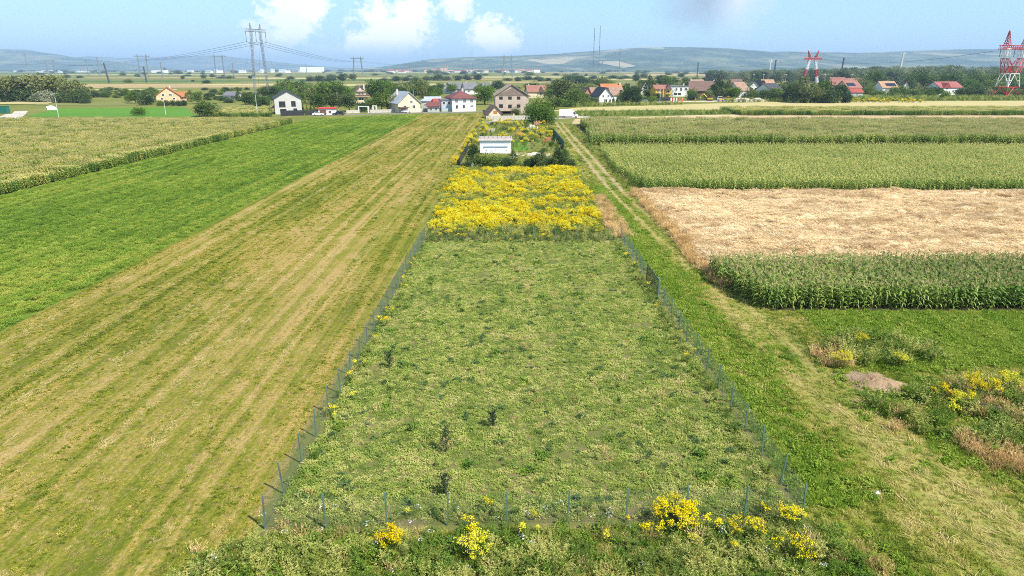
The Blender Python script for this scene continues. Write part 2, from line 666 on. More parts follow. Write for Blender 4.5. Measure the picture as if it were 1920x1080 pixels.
def mugwort(seed, mats, n=11, rad=.42, h=1.05, droop=.35):
    """tall feathery weed: many leaning stems set with small narrow leaves"""
    r = np.random.default_rng(seed); lv = Leaves()
    for i in range(n):
        a = r.uniform(0, 6.28); s = math.sqrt(r.random()) * rad * .6
        b = np.array([math.cos(a) * s, math.sin(a) * s, 0]); hh = h * r.uniform(.6, 1.1)
        lean = np.array([r.normal() * droop - .12, r.normal() * droop - .2, 0]) * hh
        m = 30; t = np.sort(r.uniform(.12, 1, m))
        P = b + np.stack([lean[0] * t ** 1.8, lean[1] * t ** 1.8, hh * t * (1 - .12 * t)], 1)
        D = np.stack([r.normal(size=m), r.normal(size=m), r.uniform(0, .9, m)], 1) + lean * .8
        l = r.uniform(.07, .15, m) * (1.15 - .4 * t)
        lv.leaf(P, D, l, l * .34, 0, r, .5)
    return lv.mesh('tall_weed', mats)


def dry_stalks(seed, mats, k=60, rad=.35, h=.75):
    r = np.random.default_rng(seed); lv = Leaves()
    a = r.uniform(0, 6.28, k); s = np.sqrt(r.random(k)) * rad
    P = np.stack([np.cos(a) * s, np.sin(a) * s, np.zeros(k)], 1)
    D = np.stack([r.normal(size=k) * .35, r.normal(size=k) * .35, np.ones(k)], 1)
    L = r.uniform(.5, 1.1, k) * h
    lv.leaf(P, D, L, .02, 0, r)
    Q = P + unit(D) * L[:, None] * .85
    lv.leaf(Q, D + r.normal(size=D.shape) * .4, .16, .045, 0, r)
    return lv.mesh('dry_stalks', mats)


def straw_bunch(seed, mats, k=70, rad=.5):
    """lodged wheat: stalks pressed down mostly one way"""
    r = np.random.default_rng(seed); lv = Leaves()
    P = np.stack([r.uniform(-rad, rad, k), r.uniform(-rad, rad, k), r.uniform(.0, .12, k)], 1)
    D = np.stack([np.ones(k) + r.normal(size=k) * .3, r.normal(size=k) * .45, r.uniform(-.02, .4, k)], 1)
    lv.leaf(P, D, r.uniform(.3, .65, k), .03, 0, r)
    return lv.mesh('straw', mats)


# ---- scatter: real plants set out on points (geometry nodes, for what nobody could count)
def make_collection(name, meshes):
    c = bpy.data.collections.new(name)
    for i, me in enumerate(meshes):
        o = bpy.data.objects.new('%s_%02d' % (name, i), me)
        c.objects.link(o)
    return c


def scatter_group():
    ng = bpy.data.node_groups.new('set_out_plants', 'GeometryNodeTree')
    ng.interface.new_socket('Geometry', in_out='INPUT', socket_type='NodeSocketGeometry')
    ng.interface.new_socket('Plants', in_out='INPUT', socket_type='NodeSocketCollection')
    ng.interface.new_socket('Geometry', in_out='OUTPUT', socket_type='NodeSocketGeometry')
    gi, go = ng.nodes.new('NodeGroupInput'), ng.nodes.new('NodeGroupOutput')
    ci = ng.nodes.new('GeometryNodeCollectionInfo')
    ci.inputs['Separate Children'].default_value = True
    ci.inputs['Reset Children'].default_value = True
    ip = ng.nodes.new('GeometryNodeInstanceOnPoints')
    ip.inputs['Pick Instance'].default_value = True
    def attr(name, typ):
        n = ng.nodes.new('GeometryNodeInputNamedAttribute'); n.data_type = typ
        n.inputs['Name'].default_value = name
        return n.outputs[0]
    e2r = ng.nodes.new('FunctionNodeEulerToRotation')
    L = ng.links.new
    L(gi.outputs[0], ip.inputs['Points'])
    L(gi.outputs[1], ci.inputs['Collection'])
    L(ci.outputs[0], ip.inputs['Instance'])
    L(attr('pick', 'INT'), ip.inputs['Instance Index'])
    L(attr('turn', 'FLOAT_VECTOR'), e2r.inputs[0]); L(e2r.outputs[0], ip.inputs['Rotation'])
    L(attr('size', 'FLOAT_VECTOR'), ip.inputs['Scale'])
    L(ip.outputs[0], go.inputs[0])
    return ng


SG = scatter_group()


def scatter(name, coll, x, y, z=None, size=(.8, 1.2), tilt=.12, label=None, cat=None, rz=None, zs=None, pick=None, parent=None):
    n = len(x)
    if n == 0: return None
    z = np.zeros(n) if z is None else np.broadcast_to(z, (n,))
    me = bpy.data.meshes.new(name)
    me.vertices.add(n)
    me.vertices.foreach_set('co', np.stack([x, y, z], 1).astype(np.float32).ravel())
    s = rng.uniform(size[0], size[1], n) if isinstance(size, tuple) else size
    S = np.stack([s, s, s * (rng.uniform(.85, 1.15, n) if zs is None else zs)], 1)
    R = np.stack([rng.normal(size=n) * tilt, rng.normal(size=n) * tilt, rng.uniform(0, 6.283, n) if rz is None else rz], 1)
    a = me.attributes.new('size', 'FLOAT_VECTOR', 'POINT'); a.data.foreach_set('vector', S.astype(np.float32).ravel())
    a = me.attributes.new('turn', 'FLOAT_VECTOR', 'POINT'); a.data.foreach_set('vector', R.astype(np.float32).ravel())
    a = me.attributes.new('pick', 'INT', 'POINT')
    k = len(coll.objects)
    a.data.foreach_set('value', (rng.integers(0, k, n) if pick is None else pick).astype(np.int32))
    o = link(name, me, parent)
    md = o.modifiers.new('plants', 'NODES'); md.node_group = SG
    ident = [i.identifier for i in SG.interface.items_tree if i.name == 'Plants'][0]
    md[ident] = coll
    tag(o, label, cat, kind='stuff')
    return o


# ------------------------------------------------------------------ ground and fields
def sheet(name, poly, z, mat, label, cat='field'):
    me = bpy.data.meshes.new(name)
    P = [(p[0], p[1], z) for p in poly]
    me.from_pydata(P, [], [tuple(range(len(P)))])
    if me.polygons[0].normal.z < 0: me.flip_normals()
    me.materials.append(mat)
    o = link(name, me)
    return tag(o, label, cat, kind='structure')


def ribbon(name, pts, w, z, mat, label, cat='path'):
    """strip of ground that follows pts, with u across"""
    V, F, U = [], [], []
    pts = [Vector((p[0], p[1], 0)) for p in pts]
    for i, p in enumerate(pts):
        d = (pts[min(i + 1, len(pts) - 1)] - pts[max(i - 1, 0)]).normalized()
        s = Vector((d.y, -d.x, 0)); ww = w[i] if isinstance(w, (list, tuple)) else w
        V += [p - s * ww / 2 + Vector((0, 0, z)), p + s * ww / 2 + Vector((0, 0, z))]
    for i in range(len(pts) - 1):
        F.append((2 * i, 2 * i + 1, 2 * i + 3, 2 * i + 2))
    me = bpy.data.meshes.new(name); me.from_pydata([tuple(v) for v in V], [], F)
    if me.polygons[0].normal.z < 0: me.flip_normals()
    uv = me.uv_layers.new(name='uv')
    for lp in me.loops:
        uv.data[lp.index].uv = (lp.vertex_index % 2, lp.vertex_index // 2)
    me.materials.append(mat)
    return tag(link(name, me), label, cat, kind='structure')


G_STOPS = lambda *c: [(i / (len(c) - 1) * .5 + .25, x) for i, x in enumerate(c)]

# colours of the strips, shared by the soil sheet and by the plants that grow on it
L_BASE = [(1.0, (.02, .02, .02), 4.0), (.5, (.3, .3, .3), 3.0)]
L_MOWN = [(1.35, (1.5, .007, .1), 3.0), (1.1, (.1, .035, .1), 3.0), (.6, (.7, .4, .5), 4.0), (.9, (6, 5.5, 5), 3.0)]
L_ALF = [(1.1, (.8, .012, .1), 3.0), (.8, (.05, .04, .1), 3.0), (.5, (.6, .6, .6), 3.0)]
L_PLOT = [(1.1, (.35, .35, .35), 4.0), (.6, (1.5, 1.5, 1.5), 3.0)]
L_VERGE = [(1.0, (.5, .06, .2), 3.0), (.6, (.22, .22, .2), 3.0), (.6, (1.2, 1.0, 1.0), 3.0)]
L_CORN = [(1.0, (.06, .06, .06), 3.0), (.8, (.5, .5, .5), 3.0)]

C_MOWN = G_STOPS((.098, .122, .012), (.158, .164, .019), (.222, .190, .038), (.325, .235, .090))
C_ALF = G_STOPS((.055, .105, .012), (.085, .145, .016), (.115, .175, .020), (.175, .20, .034))
C_PLOT = G_STOPS((.040, .082, .020), (.090, .150, .030), (.140, .190, .045), (.205, .215, .085))
C_VERGE = G_STOPS((.070, .105, .012), (.135, .165, .020), (.200, .205, .038), (.300, .255, .085))

M_base = ground_mat('meadow_ground', G_STOPS((.095, .120, .025), (.150, .165, .035), (.215, .190, .060)), L_BASE, .4, 2.0)
M_mown = ground_mat('mown_ground', C_MOWN, L_MOWN, .8, 5.0, bstretch=(1, .6, 1))
M_alf = ground_mat('alfalfa_ground', C_ALF, L_ALF, .7, 4.0)
M_soil = ground_mat('weedy_soil', G_STOPS((.085, .110, .030), (.115, .135, .035), (.145, .140, .05), (.19, .15, .085)), L_PLOT, .6, 7.0)
M_verge = ground_mat('verge_ground', C_VERGE, L_VERGE, .6, 6.0)
M_cornsoil = ground_mat('corn_soil', G_STOPS((.045, .04, .02), (.07, .06, .03)), L_PLOT, .6, 4.0)
M_stubble = ground_mat('stubble', G_STOPS((.30, .23, .12), (.42, .325, .18), (.50, .39, .22)), [(1.0, (.03, .25, .1), 3.0), (.6, (.6, .6, .6), 3.0)], .5, 3.0)
M_wheat = ground_mat('lodged_wheat', G_STOPS((.36, .26, .14), (.52, .40, .24), (.62, .50, .32)), [(.9, (.10, .5, .3), 4.0), (.8, (.9, 1.5, 1), 4.0)], .9, 6.0, bstretch=(.4, 1, 1))
M_bright = ground_mat('young_crop', G_STOPS((.070, .175, .018), (.095, .215, .024)), L_BASE, .4, 3.0)
M_dirt = ground_mat('bare_soil', G_STOPS((.22, .15, .085), (.32, .23, .14), (.42, .32, .21)), [(1.0, (.5, .5, .5), 4.0), (.5, (3, 3, 3), 3.0)], 1.0, 5.0)
M_gravel = ground_mat('gravel', G_STOPS((.34, .30, .25), (.46, .41, .35), (.55, .50, .43)), [(1.0, (.3, .3, .3), 4.0), (.6, (4, 4, 4), 3.0)], .5, 8.0)
M_asphalt = ground_mat('asphalt', G_STOPS((.16, .155, .15), (.22, .215, .20)), [(1.0, (.1, .1, .1), 4.0), (.5, (5, 5, 5), 3.0)], .3, 12.0)

ground = sheet('ground', rect(-26000, 26000, -400, 30000), 0.0, M_base, 'wide flat grassy plain that reaches the hills', 'ground')

XA, XM, XP0, XP1 = -76.0, -36.5, -10.3, 12.3
sheet('mown_field', [(XM, -30), (XP0, -30), (XP0 - 1.5, 300), (XM, 296)], .012, M_mown, 'mown hay strip with yellow swath lines left of the fenced plot')
sheet('alfalfa_field', [(XA, -30), (XM, -30), (XM, 294), (XA, 266)], .008, M_alf, 'dense bright green crop strip left of the mown strip')
sheet('corn_field_soil', rect(-330, XA, 20, 246), .008, M_cornsoil, 'dark soil under the large corn field on the left')
sheet('weedy_plot', [(-10.3, 10), (12.3, 10), (12.3, 74), (-10.0, 74)], .012, M_soil, 'weedy plot ground inside the wire fence')
sheet('goldenrod_ground', [(-10.2, 74), (12.0, 74), (12.6, 128), (-10.5, 128)], .012, M_soil, 'ground under the yellow goldenrod')
M_garden = ground_mat('garden_grass', G_STOPS((.075, .105, .02), (.130, .150, .035), (.235, .200, .090)), L_PLOT, .5, 4.0)
sheet('garden', [(-10.5, 128), (12.6, 128), (13.4, 258), (-12.0, 258)], .012, M_garden, 'rough garden lawn round the white shed', 'garden')
sheet('grass_verge', [(12.3, -30), (90, -30), (90, 50), (20, 50), (18.6, 62), (18.6, 250), (12.8, 250)], .008, M_verge, 'grassy verge and meadow right of the fenced plot')
sheet('corn_soil', rect(18.4, 120, 50, 61), .014, M_cornsoil, 'soil under the near corn block on the right')
sheet('corn_soil', rect(21.2, 330, 104, 240), .014, M_cornsoil, 'soil under the wide corn fields on the right')
sheet('stubble_field', pxpoly((1072, 232), (2600, 224), (2600, 207), (1400, 213), (1078, 223)), .02, M_stubble, 'pale tan stubble strip behind the wide corn field')
sheet('crop_field', pxpoly((0 + 50, 219), (105, 203.5), (345, 200.5), (372, 219)), .02, M_bright, 'bright green young crop patch behind the left corn field')
sheet('stubble_field', pxpoly((1030, 208.5), (2400, 196), (2400, 187), (1440, 191), (1080, 202)), .03, ground_mat('dry_stubble', G_STOPS((.36, .31, .13), (.44, .375, .18)), L_BASE, .3, 1.0), 'yellowish mown field in front of the village on the right')
sheet('meadow', pxpoly((1085, 219), (1420, 214), (1420, 206), (1060, 207)), .025, ground_mat('green_strip', G_STOPS((.075, .125, .02), (.10, .16, .025)), L_BASE, .4, 2.0), 'green strip of meadow behind the white box truck')

# asphalt road in front of the left houses, dirt roads
ribbon('road', [at(590, 216.5), at(700, 213.8), at(800, 211.6), at(905, 209.6), at(925, 209.6)], 6.0, .035, M_asphalt, 'narrow asphalt road in front of the houses', 'road')
ribbon('road', [at(1020, 222), at(1060, 220.5), at(1100, 218.5)], 9.0, .04, M_gravel, 'pale gravel turn-off under the white box truck', 'road')
ribbon('road', [at(1070, 197), at(1200, 193), at(1280, 190.5), at(1380, 189.5), at(1500, 187.5)], 12.0, .045, M_gravel, 'dusty roadworks strip in front of the yellow house', 'road')
ribbon('path', [at(-20, 222), at(8, 219), at(20, 214)], 3.5, .05, M_gravel, 'pale gravel drive beside the green container', 'path')
ribbon('path', [at(22, 223), at(34, 215), at(40, 208.5)], 5.0, .054, M_gravel, 'pale gravel track end at the left edge of the corn', 'path')


def track_mat():
    m, nt, b = new_mat('farm_track')
    uv = N(nt, 'ShaderNodeUVMap'); sep = N(nt, 'ShaderNodeSeparateXYZ')
    nt.links.new(uv.outputs[0], sep.inputs[0])
    wob = mth(nt, 'MULTIPLY', mth(nt, 'SUBTRACT', pos_noise(nt, (.4, .12, .1), 3.0), .5), .28)
    u = mth(nt, 'ADD', sep.outputs[0], wob)
    def rut(c, w):
        d = mth(nt, 'ABSOLUTE', mth(nt, 'SUBTRACT', u, c))
        return mth(nt, 'MULTIPLY', mth(nt, 'SUBTRACT', w, d), 4.5, clamp=True)
    r = mth(nt, 'MAXIMUM', rut(.27, .20), rut(.73, .20))
    r = mth(nt, 'MULTIPLY', r, mth(nt, 'ADD', .35, mth(nt, 'MULTIPLY', pos_noise(nt, (.5, .25, .3), 4.0), 1.1)), clamp=True)
    sy = N(nt, 'ShaderNodeSeparateXYZ'); nt.links.new(N(nt, 'ShaderNodeNewGeometry').outputs['Position'], sy.inputs[0])
    far = mth(nt, 'MULTIPLY', mth(nt, 'SUBTRACT', sy.outputs[1], 70.0), .03, clamp=True)
    r = mth(nt, 'MULTIPLY', r, mth(nt, 'ADD', .92, mth(nt, 'MULTIPLY', far, .08)))
    g = ramp(nt, field_fac(nt, L_VERGE), C_VERGE)
    d1 = ramp(nt, pos_noise(nt, (1.2, .8, 1), 4.0), [(.3, (.23, .20, .05)), (.7, (.36, .31, .11))])
    d2 = ramp(nt, pos_noise(nt, (1.2, .8, 1), 4.0), [(.3, (.29, .21, .10)), (.7, (.44, .34, .19))])
    d = mixc(nt, far, d1, d2)
    nt.links.new(mixc(nt, r, g, d), b.inputs['Base Color'])
    bn = N(nt, 'ShaderNodeBump'); bn.inputs['Strength'].default_value = .6; bn.inputs['Distance'].default_value = .12
    nt.links.new(pos_noise(nt, (5, 4, 5), 4.0), bn.inputs['Height']); nt.links.new(bn.outputs[0], b.inputs['Normal'])
    return m


TRACK = [(at(u, v).x, at(u, v).y) for u, v in ((2010, 1100), (1790, 930), (1620, 790), (1500, 690), (1400, 595), (1310, 505), (1245, 445), (1195, 398), (1160, 363), (1132, 330), (1098, 290), (1070, 258), (1046, 229))]
ribbon('farm_track', TRACK, [4.0] * 7 + [4.4] * 3 + [4.4] * 3, .02, track_mat(), 'two-rut dirt track running from the meadow to the village', 'track')
TRK = np.array(TRACK)


def track_x(y):
    return np.interp(y, TRK[:, 1], TRK[:, 0])


# far fields of the plain: strips of stubble, fallow and green crop (u0, u1, v top, v bottom, colour)
FAR = {
    'tan': ground_mat('far_tan', G_STOPS((.30, .225, .10), (.37, .29, .14)), [(1, (.004, .03, .1), 3.0)], 0),
    'straw': ground_mat('far_straw', G_STOPS((.33, .30, .13), (.42, .37, .17)), [(1, (.004, .03, .1), 3.0)], 0),
    'olive': ground_mat('far_olive', G_STOPS((.15, .16, .05), (.20, .20, .065)), [(1, (.004, .03, .1), 3.0)], 0),
    'green': ground_mat('far_green', G_STOPS((.055, .115, .03), (.075, .145, .035)), [(1, (.004, .03, .1), 3.0)], 0),
    'dark': ground_mat('far_dark', G_STOPS((.04, .075, .03), (.06, .10, .035)), [(1, (.004, .03, .1), 3.0)], 0),
}
FARLABEL = {'tan': 'tan', 'straw': 'straw yellow', 'olive': 'olive green', 'green': 'green', 'dark': 'dark green'}
far_fields = [
    (-60, 520, 156.5, 166, 'tan'), (100, 640, 150.5, 154, 'green'), (60, 360, 147, 149.5, 'olive'), (150, 520, 145, 147, 'tan'), (250, 760, 141.5, 144, 'olive'),
    (60, 500, 139.5, 141, 'straw'), (-60, 420, 137, 138.6, 'green'), (300, 900, 136, 137, 'straw'), (380, 520, 157, 160, 'straw'), (440, 700, 152, 156, 'olive'),
    (500, 780, 149, 151.5, 'green'), (470, 740, 145.5, 148.4, 'straw'), (540, 860, 157, 162, 'straw'), (700, 920, 152, 156, 'olive'), (790, 1000, 147.5, 149.5, 'tan'),
    (870, 1140, 143, 146, 'straw'), (900, 1120, 152.5, 156, 'tan'), (1020, 1200, 138.5, 140, 'olive'), (1110, 1290, 148, 151, 'straw'), (1120, 1300, 155, 157.5, 'olive'),
    (1180, 1470, 138, 143, 'tan'), (1130, 1500, 144.5, 146.5, 'olive'), (1280, 1480, 147, 149.5, 'straw'), (980, 1300, 135.6, 136.6, 'tan'),
    (700, 960, 138.3, 139.6, 'green'), (130, 330, 167.5, 169.5, 'straw'), (170, 330, 172.5, 176, 'olive'), (-80, 90, 190.5, 197, 'straw'), (60, 260, 192.5, 198, 'olive'),
    (270, 470, 178, 180.5, 'straw'), (380, 520, 196, 203, 'olive'), (400, 480, 205, 212, 'straw'),
]
for i, (u0, u1, v0, v1, c) in enumerate(far_fields):
    sk = (v1 - v0) * (2.5 if u0 < 700 else -2.5)
    sheet('field', pxpoly((u0, v1), (u1, v1 - .25 * (v1 - v0)), (u1 + sk, v0), (u0 + sk, v0 + .2 * (v1 - v0))), .06 + .03 * (i % 7), FAR[c],
          'distant %s field strip on the plain, %s of the frame' % (FARLABEL[c], 'left third' if u1 < 760 else 'middle' if u0 < 1100 else 'right third'))
    bpy.context.scene.collection.objects[-1]['group'] = 'distant field strips'


# hills on the horizon
def hill_mat(name, stops, pale, thr):
    m, nt, b = new_mat(name)
    f = pos_noise(nt, (.0022, .0016, .004), 6.0, .68)
    c1 = ramp(nt, f, stops)
    v = N(nt, 'ShaderNodeTexVoronoi'); v.inputs['Scale'].default_value = 1.0
    mp = N(nt, 'ShaderNodeMapping'); mp.inputs['Scale'].default_value = (.0042, .0016, .008)
    nt.links.new(N(nt, 'ShaderNodeNewGeometry').outputs['Position'], mp.inputs['Vector']); nt.links.new(mp.outputs[0], v.inputs['Vector'])
    sp = N(nt, 'ShaderNodeSeparateXYZ'); nt.links.new(v.outputs['Color'], sp.inputs[0])
    big = pos_noise(nt, (.0006, .0005, .001), 2.0, .5, off=(3, 1, 0))
    k = mth(nt, 'MULTIPLY', mth(nt, 'SUBTRACT', mth(nt, 'ADD', mth(nt, 'MULTIPLY', sp.outputs[0], .5), big), thr), 9.0, clamp=True)
    nt.links.new(mixc(nt, k, c1, pale), b.inputs['Base Color'])
    b.inputs['Roughness'].default_value = 1.0; b.inputs['Specular IOR Level'].default_value = 0
    return m


def hills(name, prof, d0, d1, mat, label, seed, rough=18.0):
    """range of hills: foot at depth d0, crest at depth d1; prof lists (u, v) of the crest line"""
    us = np.linspace(prof[0][0], prof[-1][0], 150)
    vs = np.interp(us, [p[0] for p in prof], [p[1] for p in prof])
    nt_ = 26
    V, F = [], []
    for i, (u, v) in enumerate(zip(us, vs)):
        d = ray(u, 130.0)
        top = (CAMH + d1 * (-(SP + (v - 540) / FPX * CP)) / (CP - (v - 540) / FPX * SP))
        for j in range(nt_ + 5):
            t = j / nt_
            y = d0 + (d1 - d0) * t
            x = d[0] / d[1] * y
            if t <= 1:
                s = t * t * (3 - 2 * t); s = .25 * t + .75 * s
            else:
                s = 1 - (t - 1) * 1.5
            nz = float(fbm(np.array([x / 900.0]), np.array([y / 700.0]), seed, 4)[0]) - .5
            z = top * s + nz * rough * 5 * t * max(0.0, 1 - t * .8) * (top / 250.0) - 2.0 * (1 - min(t, 1))
            V.append((x, y, z))
    k = nt_ + 5
    for i in range(len(us) - 1):
        for j in range(k - 1):
            F.append((i * k + j, (i + 1) * k + j, (i + 1) * k + j + 1, i * k + j + 1))
    me = bpy.data.meshes.new(name); me.from_pydata(V, [], F); me.materials.append(mat)
    me.polygons.foreach_set('use_smooth', [True] * len(F))
    return tag(link(name, me), label, 'hills', kind='structure')


H_STOPS = [(.36, (.022, .045, .032)), (.5, (.05, .085, .05)), (.62, (.15, .17, .085))]
hills('hills', [(640, 129), (700, 127), (745, 121), (800, 112), (880, 107), (960, 105), (1040, 100.5), (1100, 96), (1160, 91.5), (1215, 88), (1300, 88.5), (1350, 90),
                (1400, 94), (1445, 97.5), (1490, 96.5), (1540, 98), (1600, 99), (1660, 97), (1720, 94.5), (1780, 93), (1850, 93), (1920, 91), (2100, 92), (2400, 100), (2700, 118)],
      5200, 8600, hill_mat('hillside', H_STOPS, (.32, .29, .18), .97), 'long blue-green hill range on the right horizon', 3)
hills('hills', [(-500, 118), (-250, 96), (-60, 93), (20, 92.5), (60, 94), (85, 98.5), (110, 101.5), (140, 107), (200, 114), (260, 121), (330, 129)], 7600, 9800,
      hill_mat('hillside_left', H_STOPS, (.25, .24, .13), 1.15), 'hazy hill on the left horizon', 21)
hills('hills', [(40, 112), (120, 109), (170, 105.5), (230, 109), (300, 107), (350, 105), (400, 103.5), (450, 107.5), (520, 116), (600, 124), (680, 129.5)], 12500, 14800,
      hill_mat('hillside_far', H_STOPS, (.22, .22, .12), 1.3), 'faint farthest hills behind the leftmost power pylons', 33)

# ------------------------------------------------------------------ crops, weeds and grass
def green(name, stops, layers, **k):
    return leaf_mat(name, stops, layers, **k)


LM_alf = green('alfalfa_leaf', G_STOPS((.070, .125, .014), (.108, .170, .018), (.145, .205, .024), (.215, .240, .040)), L_ALF, rnd=.25, gain=1.8)
LM_mown = green('mown_blade', G_STOPS((.090, .115, .010), (.150, .172, .016), (.210, .205, .028), (.290, .235, .065)), L_MOWN, rnd=.6, gain=1.75)
LM_plot = green('weed_leaf', G_STOPS((.130, .180, .036), (.195, .245, .048), (.245, .280, .062), (.310, .305, .105)), L_PLOT, rnd=.6, gain=1.74)
LM_plotdark = green('dark_weed_leaf', G_STOPS((.065, .120, .040), (.100, .165, .052)), L_PLOT, rnd=.5)
LM_verge = green('verge_blade', G_STOPS((.095, .140, .014), (.170, .210, .024), (.255, .260, .050), (.370, .320, .110)), L_VERGE, rnd=.5, gain=1.6)
LM_lush = green('lush_blade', G_STOPS((.115, .185, .016), (.165, .235, .024), (.215, .255, .040)), L_VERGE, rnd=.5, gain=1.65)
LM_dry = green('dry_stalk', G_STOPS((.28, .19, .08), (.42, .29, .13), (.50, .38, .19)), L_PLOT, rnd=.5, trans=.4, gain=1.75)
LM_straw = green('wheat_straw', G_STOPS((.40, .29, .15), (.56, .43, .25), (.66, .53, .34)), [(.9, (.10, .5, .3), 4.0), (.8, (.9, 1.5, 1), 4.0)], rnd=.35, trans=.2)
LM_corn = green('corn_leaf', G_STOPS((.070, .132, .018), (.118, .185, .028), (.190, .238, .050)), L_CORN, rnd=.55, rough=.42, spec=.3, gain=1.5)
LM_cornold = green('ripe_corn_leaf', G_STOPS((.105, .150, .022), (.165, .200, .032), (.225, .240, .045), (.300, .270, .070)), L_CORN, rnd=.5, rough=.45, spec=.3, gain=1.8)
LM_tassel = green('corn_tassel', G_STOPS((.30, .25, .10), (.42, .36, .17)), L_CORN, rnd=.4)
LM_tassely = green('corn_tassel_ripe', G_STOPS((.40, .34, .11), (.52, .44, .18)), L_CORN, rnd=.4, gain=1.6)
LM_grod = green('goldenrod_leaf', G_STOPS((.06, .095, .018), (.11, .15, .024)), L_PLOT, rnd=.5)
LM_gold = green('goldenrod_bloom', G_STOPS((.62, .47, .004), (.75, .63, .010), (.66, .62, .05)), L_PLOT, rnd=.7, trans=.25, rough=.8, gain=1.12)
LM_mug = green('mugwort_leaf', G_STOPS((.085, .125, .022), (.185, .215, .042), (.305, .300, .095)), L_PLOT, rnd=.8, gain=1.8)
LM_dock = green('nettle_leaf', G_STOPS((.065, .125, .015), (.120, .185, .020)), L_PLOT, rnd=.6, gain=1.75)
LM_white = green('umbel_bloom', G_STOPS((.55, .55, .48), (.75, .75, .68)), L_PLOT, rnd=.3)

# ---- alfalfa
K_alf = make_collection('alfalfa', [alfalfa_clump(i, LM_alf) for i in range(5)])
x, y = sample(rect(XA + .6, XM - .4, 30, 120), 2.6)
k = in_view(x, y); x, y = x[k], y[k]
thin = .6 * fbm(x * 1.4, y * .02, 5) + .4 * fbm(x * .25, y * .1, 7); z = (fbm(x * .12, y * .05, 8) - .5) * .1
scatter('alfalfa', K_alf, x, y, np.minimum(z, 0), size=rng.uniform(.75, 1.1, len(x)) * np.clip(1.45 - thin * .9, .75, 1.1), label='dense green alfalfa crop left of the mown strip, near half', cat='crop')
x, y = sample([(XA + .6, 120), (XM - .4, 120), (XM - .4, 293), (XA + .6, 265)], 1.3)
scatter('alfalfa', K_alf, x, y, size=(1.1, 1.5), zs=.75, label='dense green alfalfa crop reaching back to the road, far half', cat='crop')

# ---- mown strip: short stubble in lines
K_mown = make_collection('mown_grass', [grass_tuft(20 + i, LM_mown, 60, .2, .075, .022, 1.3) for i in range(3)] + [weed_clump(30 + i, LM_mown, 80, .19, .07, (.05, .09), .6) for i in range(4)])
x, y = sample(rect(XM, XP0 - .2, 12, 75), 13.0)
k = in_view(x, y, 3); x, y = x[k], y[k]
d = .6 * fbm(x * 1.1, y * .012, 3) + .4 * fbm(x * .7, y * .6, 9)
k = d > .45; x, y, d = x[k], y[k], d[k]
scatter('mown_grass', K_mown, x, y, size=(.45 + 1.1 * np.clip(d - .38, 0, .4) * 2) * rng.uniform(.7, 1.15, len(x)), tilt=.1, label='short mown hay stubble, near part of the striped strip', cat='grass')
x, y = sample(rect(XM, XP0 - .6, 75, 296), 2.2)
d = .7 * fbm(x * 1.1, y * .02, 3) + .3 * fbm(x * .5, y * .5, 9); k = d > .45; x, y = x[k], y[k]
scatter('mown_grass', K_mown, x, y, size=(1.1, 1.7), tilt=.1, label='short mown hay stubble, far part of the striped strip', cat='grass')
# swaths: low dry windrows along the strip
K_swath = make_collection('swath', [straw_bunch(40 + i, green('hay', G_STOPS((.33, .29, .10), (.45, .38, .17)), L_MOWN, rnd=.4), 40, .35) for i in range(3)])
sx, sy = [], []
for x0 in np.arange(XM + 1.6, XP0 - 1, 2.45):
    yy = np.arange(30, 295, .5)
    xx = x0 + rng.normal(size=len(yy)) * .22 + (fbm(yy * .04, yy * 0 + x0, 4) - .5) * 1.2
    k = fbm(yy * .06, yy * 0 + x0 * 3, 6) > .47
    sx.append(xx[k]); sy.append(yy[k])
sx, sy = np.concatenate(sx), np.concatenate(sy); k = in_view(sx, sy, 3)
scatter('hay_swath', K_swath, sx[k], sy[k], .01, size=(.5, .9), zs=.5, rz=math.pi / 2 + rng.normal(size=k.sum()) * .35, label='thin lines of dry hay along the mown strip', cat='hay')

x, y = sample(rect(XM, XP0 - .2, 12, 60), 6.0); k = in_view(x, y, 3); x, y = x[k], y[k]
K_litter = make_collection('hay_litter', [straw_bunch(45 + i, green('hay_litter', G_STOPS((.20, .17, .05), (.30, .24, .085), (.40, .32, .14)), L_MOWN, rnd=.6), 26, .22) for i in range(3)])
scatter('hay_litter', K_litter, x, y, .0, size=(.4, .8), zs=.25, tilt=.05, rz=math.pi / 2 + rng.normal(size=len(x)) * .6, label='loose hay left lying on the near mown strip', cat='hay')

# ---- the fenced plot
K_plot = make_collection('plot_weed', [weed_clump(50 + i, LM_plot, 200, .34, .22, (.05, .11), .6) for i in range(5)] + [grass_tuft(60 + i, LM_plot, 80, .24, .24, .02, .6) for i in range(3)] + [weed_clump(70, LM_plotdark, 110), weed_clump(71, LM_plotdark, 110, .3, .3)])
x, y = sample([(-9.9, 23.8), (12.0, 24.6), (11.9, 72.5), (-9.6, 72.5)], 11.0)
d = .6 * fbm(x * .45, y * .45, 12) + .4 * fbm(x * 1.6, y * 1.6, 14)
k = (d > .30) & (fbm(x * .7, y * .8, 16) > .2); x, y, d = x[k], y[k], d[k]
edge = np.minimum(np.abs(x + 9.9), np.abs(x - 12.0))
s = .6 + .9 * np.clip(d - .36, 0, .4) + .15 * (edge < 1.0)
scatter('plot_weeds', K_plot, x, y, size=s * rng.uniform(.8, 1.15, len(x)), pick=np.where(rng.random(len(x)) < .022, rng.integers(8, 10, len(x)), rng.integers(0, 8, len(x))), label='low green weeds covering the fenced plot', cat='weeds')
x, y = sample([(-9.6, 24.6), (11.6, 25.2), (11.5, 72), (-9.3, 72)], .35); k = fbm(x * .3, y * .3, 15) > .45; x, y = x[k], y[k]
